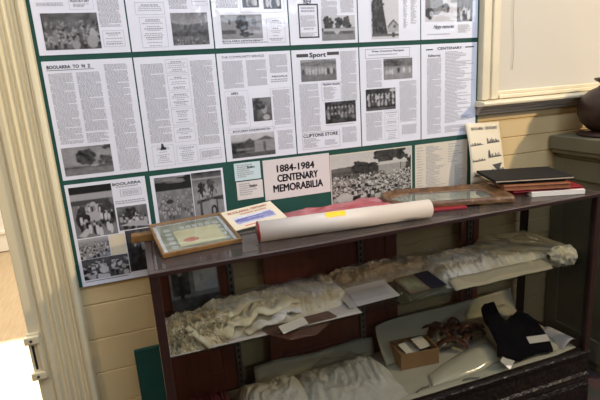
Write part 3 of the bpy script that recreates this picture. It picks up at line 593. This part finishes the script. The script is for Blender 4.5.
# gilt frame with rounded left end
gf = thing('gilt_frame', 'old carved gilt picture frame with an oval opening lying flat by the books', 'picture frame', (1.485, -.212, T + .0105), R(-18))
def rrect(hx, hy, r, n=10):
    out = []
    for cx_, cy_, a0, rr_ in ((hx, hy, 0, r[0]), (-hx, hy, 90, r[1]), (-hx, -hy, 180, r[2]), (hx, -hy, 270, r[3])):
        sx = 1 if cx_ > 0 else -1; sy = 1 if cy_ > 0 else -1
        for k in range(n + 1):
            t = R(a0 + 90 * k / n); out.append((cx_ - sx * rr_ + rr_ * math.cos(t), cy_ - sy * rr_ + rr_ * math.sin(t)))
    return out
def ringpts(hx, hy, e, z): # e=1 rectangle with rounded left, e=0 ellipse
    rp = rrect(hx, hy, (.03, .12 * hy / .135, .12 * hy / .135, .02))
    out = []
    for i, (x, y) in enumerate(rp):
        t = math.atan2(y / hy, x / hx); out.append((x * e + (1 - e) * hx * math.cos(t), y * e + (1 - e) * hy * math.sin(t), z))
    return out
rings = [ringpts(.262, .132, 1, 0), ringpts(.262, .132, 1, .012), ringpts(.258, .128, 1, .022), ringpts(.248, .119, .95, .022), ringpts(.243, .114, .85, .014), ringpts(.232, .104, .7, .012), ringpts(.226, .099, .6, .015), ringpts(.218, .092, .5, .008), ringpts(.216, .090, .5, .002)]
gm = B(); n_ = len(rings[0]); gm.add([q for g_ in rings for q in g_], [(i * n_ + k, i * n_ + (k + 1) % n_, (i + 1) * n_ + (k + 1) % n_, (i + 1) * n_ + k) for i in range(len(rings) - 1) for k in range(n_)])
gm.build('frame_moulding', 'gilt', gf, True)
bk = B(); n_ = 36; bk.lathe([(.001, .002), (1, .002), (1, .0035), (.001, .0035)], 0, 0, 36); bk.v = [(a * .222, b * .096, c) for a, b, c in bk.v]; bk.build('old_picture', 'mount', gf)
bk = B(); bk.lathe([(.001, .0065), (1, .0065), (1, .0075), (.001, .0075)], 0, 0, 36); bk.v = [(a * .220, b * .094, c) for a, b, c in bk.v]; bk.build('picture_glass', 'frameglass', gf)
tag(B().box(-.20, .16, -.06, .09, 0, .0095).build('brown_folder', 'brownbook', None, bevel=.002, loc=(1.475, -.142, T + .0005)), 'flat brown folder beneath the gilt picture frame', 'folder').rotation_euler.z = R(-18)

# books at the right end
def bookstack(name, label, cat, cx_, cy_, z, w, d, h, rz, cover, pg, cov=.003, over=.003):
    t = thing(name, label, cat, (cx_, cy_, z), R(rz))
    B().box(-w / 2, w / 2, -d / 2, d / 2, 0, cov).box(-w / 2, w / 2, -d / 2, d / 2, h - cov, h).box(-w / 2, -w / 2 + cov, -d / 2, d / 2, cov, h - cov).build('cover', cover, t, bevel=.001)
    B().box(-w / 2 + cov, w / 2 - over, -d / 2 + over, d / 2 - over, cov, h - cov).build('page_block', pg, t)
    return t
GB = 'books stacked at the right end of the cabinet top'
z = T + .0005
bookstack('paper_bundle', 'loose white papers sticking out in front at the bottom of the book stack', 'papers', 1.950, -.335, z, .225, .150, .020, -19, 'whitepages', 'whitepages', .0025, .0)
bookstack('red_book', 'dark red covered book at the bottom left of the book stack', 'book', 1.812, -.225, z, .100, .200, .020, -20, 'redfolder', 'darkred', .003); z += .0205
bookstack('red_folder', 'wide thin red folder in the lower middle of the book stack', 'folder', 1.925, -.290, z, .300, .195, .010, -18, 'redfolder', 'darkred', .003); z += .0105
bookstack('brown_book', 'tan brown cloth book in the middle of the book stack', 'book', 1.882, -.284, z, .275, .190, .020, -22, 'brownbook', 'brownbook', .003); z += .0205
bookstack('teal_book', 'thin dark teal book just under the black one', 'book', 1.895, -.240, z, .290, .185, .010, -20, 'tealbook', 'tealbook', .002); z += .0105
bookstack('black_book', 'black covered book with pale page edges on top of the book stack', 'book', 1.892, -.238, z, .335, .235, .012, -20, 'black', 'pages', .003, .002)

# ------------------------------------------------------------------ mid shelf
S = SZ + .0005
# standing old photograph
op = thing('old_photograph', 'grey old photograph of a pale house standing at the left back of the glass shelf', 'photograph', (.318, -.098, S), R(0), rx=R(-6))
B().box(0, .19, 0, .003, 0, .186).build('card_backing', 'greyprint', op)
photo(op, np.clip(pic('oldphoto', 46, 46) * 1.7, 0, .7), 0, .19, 0.001, .185, -.0006, 'print', tint=(.9, 1, 1.12))
# cloth bundles
def bundle(x0, x1, yf, yb, hgt, f=9., ruff=.0, seed=0., edge=.18, nx=90, ny=44, z0=None, wob=.02, prof=None):
    z0 = S if z0 is None else z0
    def fn(u, v):
        x = x0 + (x1 - x0) * u; fy = yf(u) if callable(yf) else yf; by = yb(u) if callable(yb) else yb
        fy += wob * nz(u * 6, seed, 3.1); by += wob * nz(u * 6, seed, 8.7)
        x += wob * (1 - abs(2 * u - 1)) * 0 + wob * nz(v * 5, seed, 1.7) * (1 if u in (0, 1) else .5)
        y = fy + (by - fy) * v
        e = (min(1, min(v, 1 - v) / edge) ** .6) * (min(1, min(u, 1 - u) / (edge * .6)) ** .6)
        hh = hgt(u) if callable(hgt) else hgt
        wx = x + .03 * nz(x * 7, y * 7, seed + 2); wy = y + .03 * nz(x * 7, y * 7, seed + 5)
        ca, sa = math.cos(seed * 2.1 + 5 * nz(x * 4, y * 4, seed)), math.sin(seed * 2.1 + 5 * nz(x * 4, y * 4, seed))
        fold = ridge((wx * ca + wy * sa) * f * 1.5, (wy * ca - wx * sa) * f * .55, seed); fold2 = ridge(wx * f * 2.6, wy * f * 1.5, seed + 7)
        k = (.45 + .42 * min(1, v * 1.7)) * (.9 + .25 * nz(x * 5, y * 5, seed)) + (.011 * fold + .010 * fold2 + .003 * ridge(wx * f * 4.4, wy * f * 3.6, seed + 11) + .006 * ruff * 2 * ridge(x * 38, y * 38, seed) + .002 * ruff * 5 * nz(x * 70, y * 70, seed)) / max(hh, .02)
        if prof: k *= prof(v)
        return (x, y, z0 + .002 + max(0, e * hh * k))
    return B().slab(fn, nx, ny, lambda q: max(.001, q[2] - z0))
GG = 'old lace baby clothes in plastic on the glass shelf'
t = bundle(.285, .475, -.418, -.20, .050, 13, .45, 1.3, edge=.12)
tag(t.build('lace_bonnet', 'lace', None, True), 'crumpled cream lace bonnet at the left front corner of the glass shelf', 'baby clothes', GG)
t = thing('lace_collar', 'loose cream ruffled lace collar trailing over the left front of the glass shelf', 'collar', (.30, -.41, S))
rfl = B()
for k in range(4):
    def fn(u, v, k=k):
        a = u * 5.0 + k * 1.3; r = .028 + .012 * k * .5 + .012 * v * math.sin(u * 46 + k)
        return (.045 + .03 * k + math.cos(a) * r * 1.2, .018 + .018 * k + math.sin(a) * r * .8 - .01, .030 + .014 * k * .4 + .024 * v + .012 * math.sin(u * 33 + k))
    rfl.grid(fn, 70, 4)
rfl.build('ruffle', 'lace', t, True)
tag(B().tube([(.345, -.385, S + .075), (.375, -.408, S + .045), (.412, -.424, S + .004)], [.012, .013, .014], 14, .7).build('rolled_ribbon', 'gown', None, True), 'short rolled cream ribbon lying diagonally over the lace at the shelf edge', 'ribbon')
t = bundle(.40, .80, lambda u: -.405 + .05 * u, -.12, lambda u: .056 - .01 * u, 11, .02, 4.2, edge=.22)
gown = t.build('christening_gown', 'gown', None, True)
random.seed(5)
for k, pts in enumerate(([(.46, -.402, .022), (.50, -.376, .056), (.55, -.372, .048), (.60, -.338, .070), (.66, -.352, .056), (.72, -.312, .068), (.78, -.300, .050)],
                         [(.425, -.37, .040), (.47, -.335, .076), (.53, -.312, .066), (.575, -.262, .080), (.65, -.250, .068)],
                         [(.54, -.400, .020), (.60, -.392, .044), (.65, -.384, .034), (.70, -.352, .052), (.76, -.346, .040)])):
    P_ = [Vector(q) for q in pts]; path = []; rad = []
    for i in range(len(P_) - 1):
        for w_ in range(6):
            path.append(P_[i].lerp(P_[i + 1], w_ / 6) + Vector((0, random.uniform(-.004, .004), S - .012 + random.uniform(-.003, .003)))); rad.append(.023 + .007 * math.sin(len(rad) * .7 + k * 2) + random.uniform(-.004, .004))
    path.append(P_[-1] + Vector((0, 0, S - .012))); rad.append(.012)
    B().tube(path, rad, 12, .42).build('sleeve' if k < 2 else 'sash', 'gown' if k != 2 else 'lilac', gown, True, sub=1)
tag(gown, 'ivory cotton christening gown folded at the left of the glass shelf', 'baby clothes', GG)
t = bundle(.64, 1.0, lambda u: -.375 + .05 * u, -.085, lambda u: .056 - .012 * u, 12, .1, 9.6, edge=.25)
tag(t.build('folded_petticoat', 'lilac', None, True), 'off white lace trimmed petticoat between the gown and the typed label', 'baby clothes', GG)
t = bundle(.90, 1.50, -.235, -.075, .052, 9, .25, 14.4, edge=.3)
tag(t.build('peach_shawl', 'peach', None, True), 'peach tinted lace shawl behind the typed label and the small folder', 'baby clothes', GG)
t = bundle(1.385, 1.74, -.395, -.10, .058, 11, .06, 21.9, edge=.25)
tag(t.build('silk_dress', 'lilac', None, True), 'pale silk baby dress right of the small dark folder on the shelf', 'baby clothes', GG)
t = bundle(1.66, 2.03, -.405, -.13, .056, 12, .08, 27.1, edge=.2)
tag(t.build('cotton_nightgown', 'gown', None, True), 'cream cotton nightgown bunched at the right end of the glass shelf', 'baby clothes', GG)
# clear plastic bags over the clothes
def bag(x0, x1, y0, y1, h, seed, label, m='bag', drop=0., zb=None):
    zb = S if zb is None else zb
    def fn(u, v):
        x = x0 + (x1 - x0) * u + .01 * nz(v * 4, seed); y = y0 + (y1 - y0) * v + .012 * nz(u * 5, seed + 3)
        hh = h(u) if callable(h) else h
        e = min(1, min(v, 1 - v) / .3) ** .7 * min(1, min(u, 1 - u) / .10) ** .7
        return (x, y, zb + .004 + e * hh * (.85 + .22 * ridge(x * 10, y * 7, seed) + .08 * nz(x * 35, y * 25, seed)))
    mb = B().grid(fn, 60, 26)
    return tag(mb.build('plastic_bag', m, None, True), label, 'bag', 'clear plastic bags over the clothes')
bag(.43, .99, -.415, -.075, lambda u: .072, 2.2, 'clear plastic bag over the ivory gown and petticoat, left half of the shelf')
bag(.97, 1.55, -.27, -.07, .068, 6.1, 'clear plastic bag over the peach shawl behind the typed label')
bag(1.38, 2.06, -.42, -.085, lambda u: .072, 12.7, 'clear plastic bag over the silk dress and nightgown, right end of the shelf')
# smoky plastic corner projecting over shelf front
tag(B().add([(.60, -.37, S + .004), (.87, -.36, S + .004), (.885, -.415, S + .004), (.79, -.436, SZ - .038), (.69, -.442, SZ - .030), (.61, -.425, S + .004)], [(0, 1, 2, 5), (5, 2, 3, 4)]).build('plastic_flap', 'brownbag'), 'smoky brown plastic flap hanging over the shelf edge under the small white tag', 'plastic flap')
tag(B().box(-.054, .054, -.018, .018, 0, .0015).build('paper_tag', 'whitepages', None, loc=(.710, -.424, S + .014)), 'small white paper tag on the smoky plastic flap at the shelf front', 'tag').rotation_euler = (R(25), 0, R(16))
# typed label
tl = Page('typed_label', 'typed white label sheet lying at the front middle of the glass shelf', 'label', 0, 0, .225, .125, 'greycard')
tl.text(.08, .92, .10, .18, lead=.012, ink=.6, para=False).text(.1, .9, .3, .85, lead=.010, ink=.55, para=False).end()
tl.t.location = (.950, -.385, S + .006); tl.t.rotation_euler = (R(-80), 0, R(3))
# dark folder
fd = thing('small_folder', 'small folder, brown left half and navy right half, on the glass shelf', 'folder', (1.205, -.398, S + .012), R(3), rx=R(7))
B().box(0, .098, 0, .125, 0, .008).build('brown_cover', 'browncard', fd, bevel=.001); B().box(.100, .178, .004, .128, 0, .006).build('navy_cover', 'navycard', fd, bevel=.001)
B().box(.012, .085, .015, .108, .008, .0086).build('inset_picture', 'mount', fd)
tag(B().grid(lambda u, v: (1.185 + .235 * u, -.425 + .13 * v, S + .003 + .004 * math.sin(u * 5) * v), 8, 6).build('plastic_sleeve', 'bag'), 'clear plastic sleeve under the small brown and navy folder', 'plastic sleeve')
# long white envelope edge and stiff plastic sheet at right
def shp_(u, v): return (.262 + .72 * u, -.425 + .30 * v, S + .001 + .0008 * nz(u * 9, v * 6))
tag(B().slab(shp_, 20, 8, .0008).build('shelf_paper', 'plainpaper', None, True), 'white lining paper under the baby clothes at the left of the glass shelf', 'paper')
def envp(u, v): return (1.395 + .50 * u, -.432 + .055 * v, S + .004 + .03 * v + .004 * nz(u * 5, v))
tag(B().slab(envp, 20, 4, .0015).build('paper_strip', 'dimcream', None, True), 'long cream paper strip along the shelf front before the silk dress', 'paper strip')
P4 = [Vector((1.62, -.235, S + .075)), Vector((2.050, -.440, S + .060)), Vector((2.03, -.12, S + .066)), Vector((1.80, -.085, S + .072))]
def shp(u, v): q = (P4[0] * (1 - u) + P4[1] * u) * (1 - v) + (P4[3] * (1 - u) + P4[2] * u) * v; return (q.x, q.y, q.z + .006 * nz(u * 4, v * 4))
tag(B().grid(shp, 16, 12).build('stiff_plastic_sheet', glass_mat('cloudy_plastic', (.85, .85, .8), .2, 1.6, .62, (.56, .52, .39), .3), None, True), 'cloudy stiff plastic sheet lying on top of the nightgown at the right', 'plastic sheet')
def tail(u, v):
    a = v * 2 * math.pi; x = 1.90 + .16 * u; r = .033 * (.35 + .65 * min(1, u * 4)) * (1 + .32 * ridge(u * 4, math.cos(a) * 1.6, math.sin(a) * 1.6) + .22 * ridge(u * 9, math.cos(a) * 3, math.sin(a) * 3)) * min(1, (1.04 - u) * 3.5)
    return (x, -.40 + r * math.cos(a) * .9, S + .040 + r * math.sin(a) - .012 * u)
tag(B().grid(tail, 44, 44).build('bunched_wrap', 'gown', None, True), 'bunched end of cream wrapping at the far right tip of the shelf', 'wrapping')

# ------------------------------------------------------------------ lower deck
D = .2625
def lin(u, v):
    x = cx0 + .24 + (cx1 - cx0 - .30) * u; y = cy0 + .022 + (-.075 - cy0 - .022) * v
    return (x, y, D + .003 + .002 * (1 + nz(x * 8, y * 8)) + .02 * max(0, u - .93) / .07 * (.5 + v))
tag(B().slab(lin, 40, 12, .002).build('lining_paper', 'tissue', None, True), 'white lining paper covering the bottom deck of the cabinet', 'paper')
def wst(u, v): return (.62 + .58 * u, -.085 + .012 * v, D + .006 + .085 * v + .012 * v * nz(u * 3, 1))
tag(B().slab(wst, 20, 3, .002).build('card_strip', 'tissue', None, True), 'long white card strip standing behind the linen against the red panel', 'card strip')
GL = 'white linen clothes on the bottom deck'
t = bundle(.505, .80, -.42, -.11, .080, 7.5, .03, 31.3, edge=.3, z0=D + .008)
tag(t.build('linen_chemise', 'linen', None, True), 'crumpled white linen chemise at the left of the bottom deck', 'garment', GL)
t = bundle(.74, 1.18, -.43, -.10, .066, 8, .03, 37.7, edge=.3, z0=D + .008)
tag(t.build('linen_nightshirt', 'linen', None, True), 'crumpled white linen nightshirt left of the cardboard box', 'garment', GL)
bag(.84, 1.13, -.35, -.12, .105, 41.2, 'clear plastic bag with a bright glint over the linen nightshirt', zb=D + .01)
t = bundle(.30, .50, -.40, -.12, .11, 7, .1, 44.4, edge=.3, z0=D)
tag(t.build('red_cloth', 'darkred', None, True), 'dark red folded cloth at the far left of the bottom deck', 'cloth')
# curled backdrop paper
def bkp(u, v):
    x = 1.20 + .80 * u; cur = (1 - u) ** 8 * .02
    return (x + .0, -.085 - .10 * (1 - v) ** 2 - cur, D + .012 + v * (.165 + -.012 * math.sin(u * 3.1) - .015 * (1 - u) ** 10))
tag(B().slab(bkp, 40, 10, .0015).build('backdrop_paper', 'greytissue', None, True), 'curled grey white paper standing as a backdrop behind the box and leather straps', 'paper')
# cardboard box with notes
bx = thing('cardboard_box', 'small open cardboard box holding white paper notes on the bottom deck', 'box', (1.342, -.205, D + .008), R(-6))
bw, bdp, bh = .185, .125, .075
bm_ = B().box(-bw / 2, bw / 2, -bdp / 2, -bdp / 2 + .004, 0, bh).box(-bw / 2, bw / 2, bdp / 2 - .004, bdp / 2, 0, bh).box(-bw / 2, -bw / 2 + .004, -bdp / 2 + .004, bdp / 2 - .004, 0, bh).box(bw / 2 - .004, bw / 2, -bdp / 2 + .004, bdp / 2 - .004, 0, bh).box(-bw / 2 + .004, bw / 2 - .004, -bdp / 2 + .004, bdp / 2 - .004, 0, .004)
bm_.build('box_body', 'card', bx)
B().box(-bw / 2 + .004, -bw / 2 + .05, -bdp / 2 + .005, bdp / 2 - .005, bh - .014, bh - .011).build('box_flap', 'card', bx)
for i, (x, y, zz, rz, a, lab) in enumerate(((1.312, -.205, .066, 20, 22, 'white folded note at the left in the cardboard box'), (1.378, -.205, .076, 22, 24, 'white card tilted over the right rim of the cardboard box'), (1.345, -.185, .050, 40, 8, 'white slip lying lowest in the cardboard box'))):
    o = B().box(-.042, .042, -.032, .032, 0, .002).build('paper_note', 'whitepages', None, loc=(x, y, D + .008 + zz)); o.rotation_euler = (R(a), R(a * .5), R(rz)); tag(o, lab, 'note', 'notes in the cardboard box')
# leather straps
ls = thing('leather_harness', 'tangle of brown leather straps in front of the grey backdrop paper', 'harness', (1.60, -.17, D + .01))
random.seed(21)
for k in range(16):
    a = random.uniform(-.9, .9); x = random.uniform(-.13, .11); y = random.uniform(-.06, .06); ln = random.uniform(.07, .15); arc = random.uniform(.015, .06); zz = .006 + .005 * k
    pth = [(x + ln * (t_ - .5) * math.cos(a), y + ln * (t_ - .5) * math.sin(a), zz + arc * math.sin(t_ * math.pi)) for t_ in [i / 8 for i in range(9)]]
    B().tube(pth, .015, 8, .3).build('strap', 'leather', ls, True)
for k in range(3):
    bb = B().tube([(-.08 + .07 * k + .014 * math.cos(a * .7854), -.055 + .014 * math.sin(a * .7854), .05 + .004 * k) for a in range(9)], .003, 6); bb.build('buckle', 'brass', ls, True)
bg = B().slab(lambda u, v: (.03 + .11 * u, -.03 + .07 * v, .075 + .010 * math.sin(v * 3) - .01 * u), 8, 8, .008); bg.build('leather_pad', 'leather', ls, True)
# white plastic pouch with glint
def pouch(u, v):
    x = 1.30 + .40 * u + .03 * v; w = (.036 + .040 * math.sin(min(1, u * 1.15) * math.pi * .62)); y = -.375 + .075 * u + (v - .5) * 2 * w
    e = max(0, 1 - (2 * v - 1) ** 2) ** .6 * min(1, u * 5) ** .7 * min(1, (1 - u) * 9) ** .5
    return (x, y, D + .010 + e * (.020 + .014 * u + .007 * nz(x * 11, y * 11)))
tag(B().slab(pouch, 40, 20, lambda q: max(.001, q[2] - D - .008)).build('white_pouch', mat('white_plastic_film', (.66, .62, .48), .16, spec=.9, bump=.25, bscale=7, coat=.6), None, True), 'shiny white plastic pouch lying in front of the leather straps', 'pouch')
# navy garment on a wedge of white paper
OUT = [(1.723, -.192), (1.751, -.179), (1.805, -.185), (1.793, -.235), (1.792, -.277), (1.844, -.264), (1.894, -.242), (1.932, -.274), (1.948, -.333), (1.946, -.39), (1.927, -.433), (1.828, -.428), (1.739, -.433), (1.67, -.417), (1.645, -.396), (1.681, -.354), (1.694, -.305), (1.696, -.247)]
def slope(y): return D + .012 + .60 * (y + .435)
ng = thing('navy_garment', 'dark navy knitted garment with wide shoulder straps spread on white paper', 'garment', (1.80, -.43, D + .012))
bm2 = bmesh.new(); vs = [bm2.verts.new((x - 1.80, y + .43, slope(y) + .004 - D - .012)) for x, y in OUT]; fc = bm2.faces.new(vs)
bmesh.ops.triangulate(bm2, faces=[fc]); bmesh.ops.subdivide_edges(bm2, edges=bm2.edges[:], cuts=3, use_grid_fill=True)
for v in bm2.verts: v.co.z += .012 + .010 * ridge(v.co.x * 10, v.co.y * 10, 5.5)
g0 = bmesh.ops.extrude_face_region(bm2, geom=bm2.faces[:])
for v in [e for e in g0['geom'] if isinstance(e, bmesh.types.BMVert)]: v.co.z -= .012
bmesh.ops.recalc_face_normals(bm2, faces=bm2.faces)
me = bpy.data.meshes.new('knitted_body'); bm2.to_mesh(me); bm2.free(); me.materials.append(M['navy']); me.polygons.foreach_set('use_smooth', [True] * len(me.polygons))
o = bpy.data.objects.new('knitted_body', me); COL.objects.link(o); o.parent = ng
def wedge(u, v):
    x = 1.745 + (.17 + .13 * (1 - v)) * u - .03 * (1 - v); y = -.425 + .25 * v
    return (x, y, min(slope(y), slope(-.16)) - .014 - .06 * max(0, u - .75) * v * 2 + .004 * nz(x * 20, y * 20))
tag(B().slab(wedge, 16, 14, lambda q: q[2] - D - .006).build('tissue_wedge', 'tissue', None, True), 'folded white tissue paper propping up the navy garment', 'tissue paper')
for x, y, rz, w, d, lab in ((1.885, -.385, -12, .100, .034, 'white card lying on the middle of the navy garment'), (1.692, -.416, 33, .125, .050, 'white card at the lower left corner of the navy garment')):
    o = B().box(-w / 2, w / 2, -d / 2, d / 2, 0, .002).build('white_card', 'whitepages', None, loc=(x, y, slope(y) + (.026 if x > 1.8 else .014))); o.rotation_euler = (R(31), 0, R(rz)); tag(o, lab, 'card', 'white cards on the navy garment')
def flp(u, v): return (1.985 + .075 * u, -.435 + .15 * v, D + .012 + .045 * math.sin(u * 2.2) * (1 - .3 * v))
tag(B().slab(flp, 10, 8, .0015).build('folded_paper', 'plainpaper', None, True), 'folded white paper corner at the right end of the bottom deck', 'paper')
for i, (x, y, rz, lab) in enumerate(((1.25, -.415, 10, 'thin dark wire pin left of the pouch on the lining paper'), (1.47, -.44, -14, 'small dark brooch pin in front of the white pouch'))):
    tag(B().tube([(-.035, 0, .004), (0, .004, .008), (.035, 0, .004), (.04, .006, .006)], .003, 6).build('metal_pin', 'metal', None, loc=(x, y, D + .008)), lab, 'pin').rotation_euler.z = R(rz)

# ------------------------------------------------------------------ pedestal and pot at right
pd = thing('painted_pedestal', 'grey green painted wooden pedestal cupboard right of the cabinet under the window', 'pedestal', (2.285, 0, 0))
B().box(0, .62, -.46, 0, 1.128, 1.194).box(.014, .606, -.446, 0, 1.105, 1.128).build('top_slab', 'pedestal', pd, bevel=.004)
B().box(.055, .57, -.41, 0, 0, 1.105).build('body', 'pedestal', pd, bevel=.003)
pm = B()
for y0, y1, z0, z1 in ((-.41, -.34, .05, 1.08), (-.07, -.0, .05, 1.08), (-.34, -.07, .98, 1.08), (-.34, -.07, .05, .17)): pm.box(.042, .055, y0, y1, z0, z1)
pm.build('side_frame', 'pedestal', pd, bevel=.002)
pt = thing('lidded_urn', 'large round dark brown urn with a flared rim on the grey green pedestal', 'urn', (2.485, -.185, 1.1945))
B().lathe([(.001, 0), (.150, 0), (.153, .010), (.135, .020), (.001, .022)], n=40).build('foot_plate', 'pot', pt, True)
B().lathe([(.001, .022), (.085, .022), (.105, .030), (.138, .062), (.156, .105), (.158, .145), (.145, .185), (.112, .215), (.078, .232), (.066, .242), (.001, .243)], n=48).build('urn_body', 'pot', pt, True)
B().lathe([(.001, .243), (.066, .243), (.070, .252), (.092, .266), (.095, .274), (.088, .277), (.001, .268)], n=48).build('flared_rim', 'pot', pt, True)

# ------------------------------------------------------------------ light
def area(name, loc, rot, sx, sy, power, col):
    l = bpy.data.lights.new(name, 'AREA'); l.shape = 'RECTANGLE'; l.size = sx; l.size_y = sy; l.energy = power; l.color = col
    o = bpy.data.objects.new(name, l); COL.objects.link(o); o.location = loc; o.rotation_euler = rot; return o
area('daylight_front_window', (2.05, -5.22, 2.88), (R(90), 0, 0), 1.2, .8, 44, (.72, .83, 1.0))
area('daylight_front_window', (5.75, -5.22, 2.88), (R(90), 0, 0), 1.4, .8, 60, (.72, .83, 1.0))
area('cool_overhead_fill', (1.0, -1.9, 3.45), (0, 0, 0), 3.8, .4, 78, (.72, .83, 1.0))  # added cool overhead light for the upper wall; ceiling has no opening here
area('cool_overhead_fill', (.8, -.75, 3.45), (0, 0, 0), 3.4, .4, 34, (.66, .78, 1.0))  # second added strip nearer the wall, cools and brightens the top pages
l = bpy.data.lights.new('warm_room_fill', 'POINT'); l.energy = 85; l.color = (1, .76, .48); l.shadow_soft_size = .12  # unseen warm fill light added for the left wall and cabinet contents
o = bpy.data.objects.new('warm_room_fill', l); COL.objects.link(o); o.location = (-1.5, -2.5, 2.7)
l = bpy.data.lights.new('warm_lamp', 'SPOT'); l.energy = 760; l.color = (1, .78, .50); l.shadow_soft_size = .10; l.spot_size = R(75); l.spot_blend = .5
o = bpy.data.objects.new('warm_lamp', l); COL.objects.link(o); o.location = (4.65, -2.42, 3.38); o.rotation_euler = (Vector((1.6, 0, 1.1)) - o.location).to_track_quat('-Z', 'Y').to_euler()
area('passage_window', (-1.3, 1.9, 2.95), (0, 0, 0), 2.2, 2.6, 130, (1, .95, .85))
l = bpy.data.lights.new('sun_patch', 'SPOT'); l.energy = 5000; l.color = (1, .95, .85); l.spot_size = R(24); l.spot_blend = .15; l.shadow_soft_size = .03
o = bpy.data.objects.new('sun_patch', l); COL.objects.link(o); o.location = (-2.9, 1.3, 2.7); o.rotation_euler = (Vector((-.75, .75, 0)) - o.location).to_track_quat('-Z', 'Y').to_euler()
w = bpy.data.worlds.new('world'); scene.world = w; w.use_nodes = True; w.node_tree.nodes['Background'].inputs[0].default_value = (.5, .6, .8, 1); w.node_tree.nodes['Background'].inputs[1].default_value = .3
vs = scene.view_settings; vs.view_transform = 'Standard'; vs.look = 'None'; vs.exposure = -.27; vs.gamma = 1; vs.use_curve_mapping = False
scene.cycles.max_bounces = 10; scene.cycles.transparent_max_bounces = 24; scene.cycles.use_denoising = True
